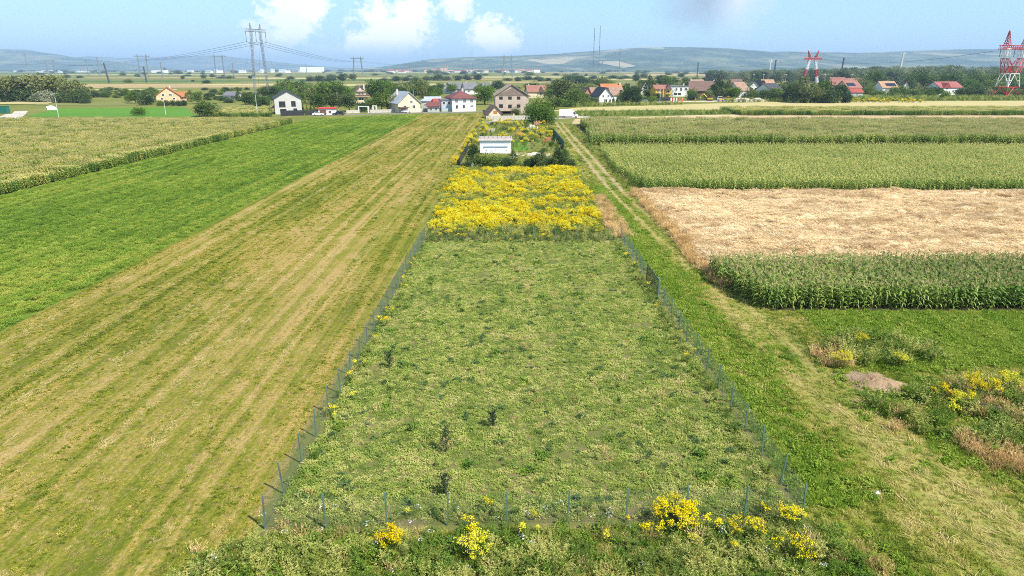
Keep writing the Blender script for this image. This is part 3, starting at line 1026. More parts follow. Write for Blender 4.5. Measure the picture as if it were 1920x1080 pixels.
scatter('plot_tall_weeds', make_collection('plot_tall', [mugwort(73 + i, LM_plot, 6, .25, .6, .3) for i in range(3)] + [dry_stalks(76, LM_dry, 24, .3, .45), weed_clump(77, LM_dock, 120, .4, .3, (.14, .24), .5)]), x, y, size=(.5, 1.1), label='taller weeds and dry tufts scattered over the fenced plot', cat='weeds')
# taller weeds along the inside of the fence
ex = np.concatenate([rng.normal(-9.5, .35, 90), rng.normal(11.5, .35, 110), rng.uniform(-9.5, 11.8, 80), rng.uniform(-9.5, 11.8, 40)])
ey = np.concatenate([rng.uniform(24, 72, 90), rng.uniform(25, 72, 110), rng.normal(72.4, .4, 80), rng.normal(24.6, .4, 40)])
K_mug = make_collection('mugwort', [mugwort(80 + i, LM_mug) for i in range(5)] + [mugwort(88, LM_dock, 9, .4, .8, .2), mugwort(89, LM_dock, 10, .4, .9, .2)])
scatter('fence_weeds', K_mug, ex, ey, size=(.35, .75), label='taller weeds growing along the wire fence', cat='weeds')

# ---- weeds in front of the fence
K_fore = make_collection('foreground_weed', [mugwort(100 + i, LM_mug, 15, .5, 1.0) for i in range(6)] + [mugwort(110 + i, LM_dock, 13, .45, .85, .25) for i in range(3)] + [weed_clump(115, LM_dock, 150, .4, .5, (.1, .18), .5)])
x, y = sample([(-14, 14), (13.6, 14), (13.2, 23.9), (-10.2, 23.2), (-11.6, 22.0)], 5.0)
h = fbm(x * .5, y * .5, 31)
pk = np.where(fbm(x * .4, y * .4, 33) + rng.normal(size=len(x)) * .08 > .48, rng.integers(6, 10, len(x)), rng.integers(0, 6, len(x)))
s = (.5 + .65 * h) * rng.uniform(.75, 1.1, len(x)) * np.clip((23.9 - y) * .25 + .45, .4, .95)
k = h > .3
scatter('foreground_weeds', K_fore, x[k], y[k], size=s[k], pick=pk[k], label='tall grey-green weeds in front of the fence at the bottom edge', cat='weeds')
x, y = sample([(-14, 14), (14, 14), (13.2, 23.9), (-10.2, 23.4)], 9.0)
scatter('foreground_grass', make_collection('fore_grass', [grass_tuft(120 + i, LM_verge, 70, .2, .3, .02, .5) for i in range(3)] + [weed_clump(124 + i, LM_dock, 90) for i in range(2)]), x, y, size=(.6, 1.1), label='undergrowth below the tall weeds in front of the fence', cat='grass')
x = rng.uniform(-13, 14, 70); y = rng.uniform(16, 23.4, 70)
scatter('foreground_dry_stalks', make_collection('fore_dry', [dry_stalks(126 + i, LM_dry, 40, .3, .7) for i in range(3)]), x, y, size=(.5, 1.0), label='pale dry stalks among the foreground weeds', cat='grass')
# small white umbels and yellow heads
wx = rng.uniform(-12, 12, 60); wy = rng.uniform(17, 24.5, 60)
um = Leaves(); q = np.random.default_rng(5); um.leaf(q.normal(size=(14, 3)) * np.array([.07, .07, .012]), np.array([0, 0, 1.]) + q.normal(size=(14, 3)) * 1.2, .045, .04, 0, q)
scatter('white_umbels', make_collection('umbel', [um.mesh('umbel', LM_white)]), wx, wy, rng.uniform(.35, .8, 60), size=(.7, 1.5), label='tiny white flower heads among the foreground weeds', cat='flowers')

# ---- verge, track and meadow on the right
K_verge = make_collection('verge_grass', [grass_tuft(130 + i, LM_verge, 80, .22, .24, .024, .8) for i in range(4)] + [weed_clump(138 + i, LM_verge, 80, .22, .16, (.07, .13), .35) for i in range(2)])
K_lush = make_collection('lush_grass', [grass_tuft(140 + i, LM_lush, 80, .24, .3, .022, .5) for i in range(3)] + [weed_clump(145 + i, LM_lush, 110, .3, .26) for i in range(3)])
x, y = sample([(12.4, 12), (60, 12), (60, 49.8), (20.5, 49.8), (18.6, 62), (18.6, 110), (12.6, 110)], 13.0)
k = in_view(x, y, 3); x, y = x[k], y[k]
dx = x - track_x(y)
rut = (np.abs(np.abs(dx) - .85) < .38) & (fbm(x * .8, y * .3, 17) > np.where(y < 70, .62, .38))
bare = (fbm(x * .35, y * .2, 18) > .71) & (y < 30) & (x > 17)
k = ~(rut | bare) & (rng.random(len(x)) < .92); x, y, dx = x[k], y[k], dx[k]
xj, yj = x + rng.normal(size=len(x)) * .8, y + rng.normal(size=len(x)) * .8
lush = ((xj < 14.2 + fbm(y * .3, y * 0, 2) * 1.6) & (y > 25)) | ((x > 22) & (y > 38 + 3 * fbm(x * .2, y * .2, 3))) | (fbm(xj * .22, yj * .22, 19) > .66)
scatter('verge_grass', K_verge, x[~lush], y[~lush], size=rng.uniform(.55, 1.05, (~lush).sum()) * np.where(np.abs(dx[~lush]) < 2, .7, 1.0), label='yellow-green grass along the farm track', cat='grass')
scatter('lush_grass', K_lush, x[lush], y[lush], size=(.6, 1.15), label='lush green grass beside the fence and in front of the corn', cat='grass')
x, y = sample([(12.6, 110), (19.0, 110), (19.0, 245), (13.6, 245)], 1.2)
k = np.abs(np.abs(x - track_x(y)) - .85) > .5
scatter('verge_grass', K_verge, x[k], y[k], size=(1.0, 1.9), label='rough grass between the garden and the wide corn field', cat='grass')

# mown swathes lying along the track
x, y = sample([(13.2, 12), (26, 12), (21, 50), (19, 62), (18.4, 104), (13.4, 104)], 4.5); k = in_view(x, y, 3) & ((fbm(x * .9, y * .06, 27) > .64) | (np.abs(np.abs(x - track_x(y)) - .95) < .38)); x, y = x[k], y[k]
K_cut = make_collection('cut_grass', [straw_bunch(48 + i, green('cut_grass', G_STOPS((.24, .24, .05), (.36, .33, .10), (.44, .36, .16)), L_VERGE, rnd=.6), 30, .25) for i in range(3)])
scatter('cut_grass', K_cut, x, y, .04, size=(.5, 1.1), zs=.5, tilt=.05, rz=math.pi * .58 + rng.normal(size=len(x)) * .5, label='cut yellow grass lying along the farm track', cat='grass')

# ---- corn
K_corn = make_collection('corn', [corn_plant(150 + i, [LM_corn, LM_tassel], 2.25) for i in range(5)])
LM_corny = green('corn_leaf_tasselling', G_STOPS((.100, .158, .024), (.158, .214, .038), (.235, .268, .062)), L_CORN, rnd=.5, rough=.45, spec=.3, gain=1.65)
K_patch = make_collection('corn_patch', [corn_patch(160 + i, [LM_corn, LM_tassely]) for i in range(3)])
K_green = make_collection('green_corn_patch', [corn_patch(164 + i, [LM_corny, LM_tassel]) for i in range(3)])
K_single = make_collection('tasselling_corn', [corn_plant(155 + i, [LM_corny, LM_tassely], 1.8) for i in range(4)])
K_ripe = make_collection('ripe_corn_patch', [corn_patch(170 + i, [LM_cornold, LM_tassel], h=2.0) for i in range(3)])


def corn_rows(x0, x1, y0, y1, dx=.62, dy=.21, edge=None):
    xs, ys = np.meshgrid(np.arange(x0, x1, dx), np.arange(y0, y1, dy))
    xs = xs.ravel() + rng.normal(size=xs.size) * .05; ys = ys.ravel() + rng.normal(size=ys.size) * .06
    return xs, ys


def corn_left(y):      # the corner of the near corn block is cut off
    return np.interp(y, [50, 52, 56, 61], [20.1, 19.0, 18.2, 17.9])


def corn_block_front(x):
    return 50.1 + .35 * (fbm(x * .6, x * 0, 22) - .5)


x, y = corn_rows(17.6, 66, 49.9, 60.3)
k = (x > corn_left(y) + rng.normal(size=len(x)) * .12) & (y > corn_block_front(x)); x, y = x[k], y[k]
vis = ((y < 50.9) | (x < corn_left(y) + .5)) & (x < 49)
fx, fy = x[vis], y[vis]
order = np.argsort(fy + .15 * fx)[:290]
keep = np.zeros(len(fx), bool); keep[order] = True
scatter('corn_field', K_corn, np.concatenate([x[~vis], fx[~keep]]), np.concatenate([y[~vis], fy[~keep]]), size=(.88, 1.08), tilt=.05, label='near block of tall green corn on the right', cat='corn field')
corn_meshes = [o.data for o in K_corn.objects]
for i in order:
    o = link('corn_plant', corn_meshes[int(rng.integers(0, 5))], None, (fx[i], fy[i], 0), (rng.normal() * .04, rng.normal() * .04, rng.uniform(0, 6.28)), [rng.uniform(.88, 1.06)] * 3)
    tag(o, 'tall green corn plant at the front edge of the near corn block', 'corn plant', 'corn plants along the front edge of the near block')

# wide corn fields (patches of four rows by eight plants)
def corn_field(coll, x0, x1, y0, y1, label, size=(.93, 1.06), left=None, dens=1.0, mask=None, zs=None, spin=.15):
    xs, ys = np.meshgrid(np.arange(x0 + 1.4, x1, 2.8), np.arange(y0 + 1, y1, 2.0))
    xs = xs.ravel() + rng.uniform(-.5, .5, xs.size); ys = ys.ravel() + rng.uniform(-.9, .9, ys.size)
    k = in_view(xs, ys, 12)
    if left is not None: k &= xs > left(ys) + 1.2
    if mask is not None: k &= mask(xs, ys)
    xs, ys = xs[k], ys[k]
    scatter('corn_field', coll, xs, ys, size=size, tilt=.015, rz=np.where(rng.random(len(xs)) < .5, 0, math.pi) + rng.normal(size=len(xs)) * spin, zs=zs, label=label, cat='corn field')


def corn_b_left(y):
    return np.interp(y, [104, 112, 130, 163], [20.6, 19.6, 18.9, 20.5])


x, y = corn_rows(18.5, 150, 104.5, 163, .75, .31)
k = (x > corn_b_left(y) + rng.normal(size=len(x)) * .1) & in_view(x, y, 6); x, y = x[k], y[k]
scatter('corn_field', K_single, x, y, size=rng.uniform(.85, 1.12, len(x)) * np.clip(1.12 - (y - 104) * .004, .9, 1.15), tilt=.04, label='wide corn field with pale tassels behind the wheat', cat='corn field')
corn_field(K_green, 20, 200, 172, 236, 'darker green corn field behind the wide corn field', size=(1.15, 1.32), left=lambda y: np.interp(y, [164, 236], [19.5, 21.5]))
corn_field(K_patch, 60, 330, 286, 318, 'far strip of corn in front of the right village', size=(1.0, 1.1), left=lambda y: 92 + 0 * y)
corn_field(K_ripe, -300, XA - .2, 60, 246, 'large yellowing corn field on the left', size=(.8, 1.08), spin=1.5, mask=lambda xs, ys: fbm(xs * .05, ys * .05, 44) > .12)
# greener corn along the edge towards the alfalfa
xs = np.full(80, XA - .9) + rng.normal(size=80) * .15; ys = np.linspace(95, 240, 80)
k = (fbm(ys * .03, ys * 0, 46) > .42); xs, ys = xs[k], ys[k]
scatter('corn_edge', K_patch, xs, ys, size=(.85, 1.0), tilt=.02, label='darker green corn along the edge of the yellowing field', cat='corn field')
x, y = sample(pxpoly((395, 219), (508, 219), (505, 206), (430, 207)), .18)
scatter('corn_field', K_patch, x, y, size=(.8, .95), label='small corn patch beside the modern white house', cat='corn field')

# ---- lodged wheat
def wheat_field():
    nx, ny = 130, 96
    gx, gy = np.meshgrid(np.linspace(0, 1, nx), np.linspace(60.6, 104.0, ny))
    lx = np.interp(gy, [60.6, 66, 80, 104], [17.9, 18.3, 18.6, 18.9]); X = lx + (84 - lx) * gx ** 1.35; Y = gy
    f = fbm(X * .16, Y * .45, 51, 4); g = fbm(X * .5, Y * 1.1, 54, 3)
    e = np.clip(np.minimum((X - lx) * .9, np.minimum(Y - 60.4, 104.2 - Y)), 0, 1)
    Z = (.12 + 1.9 * np.clip(f - .42, 0, .3) + .55 * (g - .5)) * e + .03 + .22 * np.clip(1 - np.abs(X - lx - 1) * .9, 0, 1) * e
    V = np.stack([X.ravel(), Y.ravel(), Z.ravel()], 1)
    F = [(j * nx + i, j * nx + i + 1, (j + 1) * nx + i + 1, (j + 1) * nx + i) for j in range(ny - 1) for i in range(nx - 1)]
    me = bpy.data.meshes.new('wheat_field'); me.from_pydata(V.tolist(), [], F); me.materials.append(M_wheat)
    me.polygons.foreach_set('use_smooth', [True] * len(F))
    tag(link('wheat_field', me), 'tan field of flattened ripe wheat between the two corn blocks', 'wheat field', kind='structure')
    # stalks on it
    i = rng.integers(0, ny - 1, 15000); j = rng.integers(0, nx - 1, 15000)
    a, b = rng.random(15000), rng.random(15000)
    x = X[i, j] + (X[i, j + 1] - X[i, j]) * a; y = Y[i, j] + (Y[i + 1, j] - Y[i, j]) * b; z = Z[i, j]
    k = in_view(x, y, 4)
    ang = 2.4 * fbm(x * .12, y * .2, 57) * math.pi + rng.normal(size=len(x)) * .3
    K = make_collection('wheat_stalks', [straw_bunch(180 + q, LM_straw) for q in range(4)])
    scatter('wheat_stalks', K, x[k], y[k], z[k] - .03, size=rng.uniform(.6, 1.2, k.sum()), rz=ang[k], tilt=.1, label='flattened wheat stalks lying on the tan field', cat='wheat')


wheat_field()
# upright dry grass along the wheat's edge to the track
y = rng.uniform(56, 104, 420); x = np.interp(y, [56, 62, 70, 104], [18.6, 17.9, 18.3, 18.8]) + rng.normal(size=420) * .35
K_dry = make_collection('dry_grass', [dry_stalks(190 + i, LM_dry) for i in range(4)])
scatter('dry_grass', K_dry, x, y, size=(.6, 1.2), label='upright orange-tan dry grass edging the wheat field', cat='grass')

# ---- goldenrod
K_gold = make_collection('goldenrod', [goldenrod_clump(200 + i, [LM_grod, LM_gold], 8) for i in range(6)])
GP = [(-9.8, 75.4), (10.3, 75.6), (11.3, 90), (12.0, 126), (-10.6, 127)]
x, y = sample(GP, 4.6)
d = .45 * fbm(x * .24, y * .25, 61) + .55 * fbm(x * .8, y * .7, 63) - .09 * np.clip(78 - y, 0, 2.5) / 2.5 - .10 * np.clip(1.6 - np.minimum(x + 10.2, 11.6 - x), 0, 1.6) / 1.6
k = d > .41; x, y, d = x[k], y[k], d[k]
scatter('goldenrod', K_gold, x, y, size=(.55 + 1.9 * np.clip(d - .42, 0, .35)) * rng.uniform(.85, 1.1, len(x)), label='dense yellow goldenrod stand behind the fenced plot', cat='goldenrod')
x, y = sample(GP, 4.2)
scatter('goldenrod_undergrowth', K_mug, x, y, size=(.7, 1.2), label='green weeds between the goldenrod plants', cat='weeds')
x = rng.uniform(11.0, 13.6, 170); y = rng.uniform(74, 100, 170)
scatter('dry_grass', K_dry, x, y, size=(.6, 1.0), label='pale dry grass between goldenrod and farm track', cat='grass')
x, y = sample(rect(-9.8, 11.5, 73, 77.5), 3.0)
scatter('fence_weeds', K_mug, x, y, size=(.5, .9), label='green weeds between the back fence and the goldenrod', cat='weeds')
# scattered low goldenrod along the fence and outside it
gx = np.concatenate([rng.normal(-9.6, .3, 18), rng.uniform(-6, 12, 26), rng.uniform(-9, 11.5, 40), rng.normal(11.6, .3, 8), rng.normal(-11.0, .3, 20)])
gy = np.concatenate([rng.uniform(28, 70, 18), rng.normal(23.2, .7, 26), rng.normal(74.2, .8, 40), rng.uniform(40, 70, 8), rng.uniform(100, 170, 20)])
K_gold1 = make_collection('goldenrod_single', [goldenrod_clump(210 + i, [LM_grod, LM_gold], 2, .12, .8) for i in range(5)])
scatter('goldenrod_sprigs', K_gold1, gx, gy, size=(.45, 1.0), label='single goldenrod sprigs along the wire fence', cat='goldenrod')


def goldenrod_bush(u, v, w, h, label, seed, n=26, bloom=1.0):
    """one goldenrod bush: stems with leaves, and the blossom plumes"""
    p = at(u, v)
    r = np.random.default_rng(seed); st, fl = Leaves(), Leaves()
    for i in range(n):
        a = r.uniform(0, 6.28); s = math.sqrt(r.random())
        x, y = math.cos(a) * s * w * .3, math.sin(a) * s * w * .3
        hh = h * (1 - .25 * s * s) * r.uniform(.8, 1.05)
        tx, ty = x * 1.7 + r.normal() * .04, y * 1.7 + r.normal() * .04
        mb = MB(); mb.bar((x, y, 0), (tx, ty, hh), .009, .005, 3); st.solid(mb)
        m = 26; t = r.uniform(.05, .85, m)
        P = np.stack([x + (tx - x) * t, y + (ty - y) * t, hh * t], 1)
        st.leaf(P, np.stack([r.normal(size=m), r.normal(size=m), r.uniform(.1, .7, m)], 1), r.uniform(.09, .18, m), .034, 0, r)
        for b in range(int(9 * bloom)):
            a2 = r.uniform(0, 6.28); z0 = hh * r.uniform(.78, 1.0); ln = r.uniform(.12, .24); m = 9
            s2 = np.linspace(.1, 1, m)
            Q = np.stack([tx + np.cos(a2) * ln * s2, ty + np.sin(a2) * ln * s2, z0 + ln * (s2 - .75 * s2 * s2)], 1) + r.normal(size=(m, 3)) * .016
            fl.leaf(Q, r.normal(size=(m, 3)) + np.array([0, 0, .5]), r.uniform(.04, .08, m), .036, 0, r, .3)
    e = empty('goldenrod_bush', p)
    link('foliage', st.mesh('goldenrod_foliage', LM_grod), e); link('blossom', fl.mesh('goldenrod_blossom', LM_gold), e)
    return tag(e, label, 'goldenrod', 'goldenrod bushes standing apart')


goldenrod_bush(1265, 985, 1.9, 1.2, 'large yellow goldenrod bush growing through the front fence', 301, 44)
goldenrod_bush(890, 1045, 1.2, 1.0, 'orange-yellow goldenrod bush at the bottom centre in front of the fence', 302, 18, .9)
goldenrod_bush(730, 1030, 1.0, 1.0, 'small goldenrod bush in front of the fence, leftmost of the yellow ones', 303, 16)
goldenrod_bush(1400, 1010, 1.4, 1.0, 'sparse goldenrod bush in front of the right part of the fence', 304, 16, .6)
goldenrod_bush(1490, 1050, 1.6, 1.0, 'wide greenish goldenrod bush below the right front fence corner', 305, 20, .5)
goldenrod_bush(1480, 985, 1.0, .9, 'goldenrod bush right at the front right fence corner', 306, 14, .8)
goldenrod_bush(1838, 748, 1.9, 1.5, 'round lime-yellow goldenrod bush on the right meadow', 307, 34, .7)
goldenrod_bush(1886, 738, 1.1, 1.4, 'goldenrod bush at the right edge beside the round lime one', 308, 18)
goldenrod_bush(1795, 768, 1.0, 1.0, 'small goldenrod bush at the weedy heap left of the log', 309, 14)
goldenrod_bush(1765, 750, 1.0, 1.0, 'small goldenrod bush on top of the weedy heap', 310, 14)
goldenrod_bush(1578, 690, 1.2, 1.2, 'thin goldenrod bush beside dry grass at the left of the soil heap', 311, 14, .8)
goldenrod_bush(1690, 690, 1.0, 1.1, 'goldenrod bush behind the soil heap on the meadow', 312, 12, .7)
goldenrod_bush(1610, 655, 1.1, 1.2, 'goldenrod bush behind the dark meadow weeds', 313, 12, .6)

# ---- weedy heap and soil mound on the right meadow
heap = pxpoly((1640, 765), (1700, 735), (1770, 718), (1925, 740), (2050, 780), (2050, 920), (1930, 870), (1800, 850), (1700, 805))
x, y = sample(heap, 2.6)
k = fbm(x * .5, y * .5, 71) > .32; x, y = x[k], y[k]
scatter('heap_weeds', K_fore, x, y, size=rng.uniform(.7, 1.5, len(x)), label='tangled tall weeds on the heap right of the track', cat='weeds')
x, y = sample(pxpoly((1650, 800), (1760, 845), (1900, 890), (1990, 930), (1990, 880), (1830, 830), (1690, 775)), 3.5)
k = fbm(x * .6, y * .6, 72) > .42; x, y = x[k], y[k]
scatter('heap_dry_grass', K_dry, x, y, size=(.5, 1.25), label='dry brown stalks at the foot of the weedy heap', cat='grass')
x, y = sample(pxpoly((1520, 665), (1560, 690), (1720, 685), (1790, 680), (1720, 640), (1600, 625)), 2.2)
scatter('heap_weeds', K_fore, x, y, size=(.7, 1.5), label='dark weeds behind the bare soil heap', cat='weeds')
x, y = sample(pxpoly((1520, 655), (1545, 690), (1600, 690), (1580, 650)), 4.0)
scatter('heap_dry_grass', K_dry, x, y, size=(.7, 1.1), label='pale dry grass clump left of the dark weeds', cat='grass')


x, y = sample(heap, .3); k = fbm(x * .4, y * .4, 73) > .55; x, y = x[k], y[k]
scatter('heap_goldenrod', K_gold1, x, y, size=(1.0, 1.6), label='single goldenrod sprigs on the weedy heap', cat='goldenrod')
x, y = sample(heap, 1.4); k = fbm(x * .5, y * .5, 74) > .42; x, y = x[k], y[k]
scatter('heap_dry_grass', K_dry, x, y, size=(.8, 1.5), label='tan dry stalks between the weeds on the heap', cat='grass')


def mound(name, u, v, rx, ry, h, mat, label, seed, cat='heap', rough=.35):
    p = at(u, v); n, m = 28, 9
    r = np.random.default_rng(seed)
    V, F = [(0, 0, h)], []
    for j in range(1, m + 1):
        t = j / m
        for i in range(n):
            a = 2 * math.pi * i / n
            k = 1 + .25 * math.sin(2 * a + seed) + .12 * math.sin(5 * a + seed * 2)
            z = h * (math.cos(t * math.pi) * .5 + .5) * (1 + rough * r.normal() * .4) - (.05 if j == m else 0)
            V.append((math.cos(a) * rx * t * k, math.sin(a) * ry * t * k, z))
    for i in range(n): F.append((0, 1 + i, 1 + (i + 1) % n))
    for j in range(m - 1):
        for i in range(n):
            a, b = 1 + j * n + i, 1 + j * n + (i + 1) % n
            F.append((a, a + n, b + n, b))
    me = bpy.data.meshes.new(name); me.from_pydata(V, [], F); me.materials.append(mat)
    me.polygons.foreach_set('use_smooth', [True] * len(F))
    return tag(link(name, me, None, p), label, cat)


mound('soil_heap', 1640, 720, 2.5, 1.9, .45, M_dirt, 'low bare brown soil heap on the right meadow', 4)


def log():
    a, b = at(1832, 772), at(1916, 792)
    mb = MB(); n = 9
    pts = [a.lerp(b, i / (n - 1)) + Vector((0, 0, .42 + .03 * math.sin(i * 2.1))) for i in range(n)]
    mb.path(pts, [.17 + .02 * math.sin(i * 3.3) for i in range(n)], 9)
    mb.bar(pts[3], pts[3] + Vector((.1, .05, .3)), .05, .03, 6); mb.bar(pts[7], pts[7] + Vector((-.2, .1, .28)), .06, .03, 6)
    tag(mb.build('log', plain('old_bark', (.12, .085, .06), .95, .3, 6, bump=.8), smooth=True), 'dark weathered log lying on the weedy heap at the right edge', 'log')


log()


# saplings in the plot
def sapling(u, v, h, w, label, seed):
    p = at(u, v); r = np.random.default_rng(seed)
    e = empty('sapling', p); mb = MB()
    mb.path([(0, 0, 0), (.03, .02, h * .5), (.01, .05, h)], [.03, .02, .008], 5)
    lv = Leaves()
    for i in range(14):
        t = .12 + .85 * i / 14; a = i * 2.4; ln = w * .5 * (1 - .6 * t) + .1
        q = Vector((math.cos(a) * ln, math.sin(a) * ln, h * t + ln * .9)); b = Vector((.02, .02, h * t)); mb.bar(b, q, .01, .004, 3)
        m = 26; s = r.random(m)[:, None]
        P = np.array(b) + (np.array(q) - np.array(b)) * s + r.normal(size=(m, 3)) * .04
        lv.leaf(P, r.normal(size=(m, 3)) + np.array([0, 0, .3]), r.uniform(.07, .12, m), .045, 0, r)
    mb.build('trunk', plain('sapling_bark', (.10, .08, .06), .9, .2), e)
    link('crown', lv.mesh('sapling_crown', leaf_mat('sapling_leaf', G_STOPS((.018, .042, .022), (.035, .065, .03)), L_PLOT)), e)
    tag(e, label, 'sapling', 'saplings in the fenced plot')


sapling(836, 848, 1.45, .55, 'dark upright sapling in the near middle of the fenced plot', 401)
sapling(923, 802, .95, .45, 'short dark sapling right of the upright one in the plot', 402)
sapling(730, 690, 1.15, .5, 'thin sapling near the left fence of the plot', 403)
sapling(833, 930, 1.1, .4, 'small sapling just behind the front fence post', 404)

# weeds between the track and the wide corn fields
y = rng.uniform(104, 236, 420); x = np.interp(y, [104, 130, 163, 236], [18.6, 17.8, 18.6, 19.6]) + rng.normal(size=420) * .9
k = x > track_x(y) + 1.6
scatter('corn_edge_weeds', K_mug, x[k], y[k], size=(.5, 1.0), label='green weeds along the left edge of the wide corn field', cat='weeds')

# ------------------------------------------------------------------ the wire fence round the plot
M_post = plain('green_post', (.10, .17, .14), .55, .2)
M_wire = plain('green_wire', (.12, .15, .125), .6, .05)


def panel_mesh(h=1.45, w=1.0):
    mb = MB(); k = 48; r = .0014
    for i in range(k):
        x = (i + .5) / k; mb.box(x - r / w * .42, x + r / w * .42, -r, r, .06, h)
    for j in range(8):
        z = .06 + j * (h - .08) / 7
        mb.box(0.005, .995, .003, .007, z, z + .004)
    return mb.mesh('wire_panel', M_wire)


PANEL = panel_mesh()
POST = MB().box(-.03, .03, -.03, .03, 0, 1.58).box(-.034, .034, -.034, .034, 1.58, 1.605).mesh('fence_post', M_post)


def wire_fence(a, b, n, label, skip=(), posts=True):
    a, b = Vector((a[0], a[1], 0)), Vector((b[0], b[1], 0)); d = b - a
    rz = math.atan2(d.y, d.x); L = d.length / n
    e = empty('wire_fence', a, rz)
    for i in range(n + 1 if posts else n):
        if not posts and i == 0: continue
        link('post', POST, e, (i * L, rng.normal() * .015, rng.uniform(-.04, .03)), (rng.normal() * .03, rng.normal() * .03, 0))
    for i in range(n):
        if i in skip: continue
        link('panel', PANEL, e, (i * L + .03, 0, .02), (0, 0, 0), (L - .06, 1, 1))
    return tag(e, label, 'fence', 'sides of the green wire fence')


FL, FR = at(497, 993), at(1504, 971)
BL, BR = at(796, 452), at(1164, 452)
wire_fence(FL, FR, 9, 'green wire fence along the front of the weedy plot')
wire_fence(BL, BR, 9, 'green wire fence across the back of the plot before the goldenrod')
wire_fence(FL, BL, 20, 'green wire fence down the left side beside the mown strip', posts=False)
GATE = (12, 13)
wire_fence(FR, BR, 20, 'green wire fence down the right side beside the farm track', skip=GATE, posts=False)


def gate():
    d = (BR - FR); L = d.length / 20; a = FR + d.normalized() * L * 12 + d.normalized() * .06
    e = empty('metal_gate', a, math.atan2(d.y, d.x)); m = plain('dark_steel', (.03, .028, .03), .5, .1); w = 2 * L - .12
    MB().box(0, w, -.02, .02, .12, .17).box(0, w, -.02, .02, 1.45, 1.5).box(0, .05, -.021, .021, .12, 1.5).box(w - .05, w, -.021, .021, .12, 1.5).build('frame', m, e)
    bar = MB().box(-.035, .035, -.012, .012, .17, 1.45).mesh('gate_bar', m)
    for i in range(16): link('bar', bar, e, (.25 + i * (w - .5) / 15, 0, 0))
    MB().box(-.07, 0, -.07, .07, 0, 1.75).build('gate_post', plain('grey_green_post', (.16, .25, .24), .5, .1), e)
    tag(e, 'dark barred metal gate set in the right side fence', 'gate')


gate()

# ------------------------------------------------------------------ trees
TREEMATS = {
    'green': leaf_mat('tree_leaf_green', G_STOPS((.040, .075, .014), (.078, .128, .020), (.130, .180, .034)), [(1.0, (.5, .5, .5), 3.0)], rnd=.5),
    'bright': leaf_mat('tree_leaf_bright', G_STOPS((.055, .110, .012), (.090, .160, .016), (.130, .195, .025)), [(1.0, (.6, .6, .6), 3.0)], rnd=.3),
    'dark': leaf_mat('tree_leaf_dark', G_STOPS((.026, .052, .018), (.046, .082, .024), (.078, .115, .034)), [(1.0, (.5, .5, .5), 3.0)], rnd=.5),
    'willow': leaf_mat('tree_leaf_willow', G_STOPS((.075, .100, .030), (.145, .165, .050), (.230, .235, .095)), [(1.0, (.3, .3, .4), 3.0)], rnd=.5),
    'silver': leaf_mat('tree_leaf_silver', G_STOPS((.10, .125, .07), (.20, .225, .145), (.30, .32, .22)), [(1.0, (.5, .5, .5), 3.0)], rnd=.4),
    'poplar': leaf_mat('tree_leaf_poplar', G_STOPS((.040, .070, .022), (.075, .110, .036), (.115, .145, .055)), [(1.0, (.5, .5, .5), 3.0)], rnd=.4),
    'forest': leaf_mat('tree_leaf_forest', G_STOPS((.060, .095, .045), (.110, .150, .070), (.180, .205, .110)), [(1.0, (.12, .12, .12), 3.0)], rnd=.6),
}
M_bark = plain('bark', (.13, .10, .07), .95, .25, 3.0, bump=.6)


def crown_mesh(seed, shape, nl=30, per=46, leaf=.055):
    """crown in a unit frame: 1 high, 1 wide; lobes of leaf-sized faces on the outside of the crown"""
    r = np.random.default_rng(seed); lv = Leaves()
    for i in range(nl):
        if shape == 'round':
            a, e, s = r.uniform(0, 6.28), math.acos(r.uniform(-.95, 1)), r.uniform(.45, .92)
            c = np.array([math.sin(e) * math.cos(a) * .40 * s, math.sin(e) * math.sin(a) * .40 * s, .53 + math.cos(e) * .43 * s]); R = r.uniform(.10, .19)
        elif shape == 'tall':
            t = r.random(); w = .42 * math.sin(math.pi * min(1, .18 + t * .8)) ** .8
            a = r.uniform(0, 6.28); c = np.array([math.cos(a) * w * .75, math.sin(a) * w * .75, .14 + t * .78]); R = r.uniform(.10, .17)
        elif shape == 'cone':
            t = r.random() ** 1.3; w = .42 * (1 - t)
            a = r.uniform(0, 6.28); c = np.array([math.cos(a) * w * .8, math.sin(a) * w * .8, .06 + t * .86]); R = .15 * (1 - t) + .05
        else:   # bush, leaves down to the ground
            a, e, s = r.uniform(0, 6.28), math.acos(r.uniform(-.1, 1)), r.uniform(.35, .9)
            c = np.array([math.sin(e) * math.cos(a) * .42 * s, math.sin(e) * math.sin(a) * .42 * s, .16 + math.cos(e) * .68 * s]); R = r.uniform(.12, .22)
        D = unit(r.normal(size=(per, 3)))
        P = c + D * R * r.uniform(.55, 1.08, per)[:, None] * np.array([1.1, 1.1, .85])
        P[:, 2] = np.maximum(P[:, 2], .015)
        dd = D * .5 + r.normal(size=D.shape) * .6 + np.array([0, 0, -.05 if shape != 'cone' else .4])
        l = r.uniform(.6, 1.3, per) * leaf
        lv.leaf(P, dd, l * 1.35, l * .85, 0, r, .4)
    A = np.concatenate(lv.V); sc = np.array([.5 / np.percentile(np.abs(A[:, 0]), 99), .5 / np.percentile(np.abs(A[:, 1]), 99), 1 / A[:, 2].max()])
    lv.V = [v * sc for v in lv.V]
    return lv


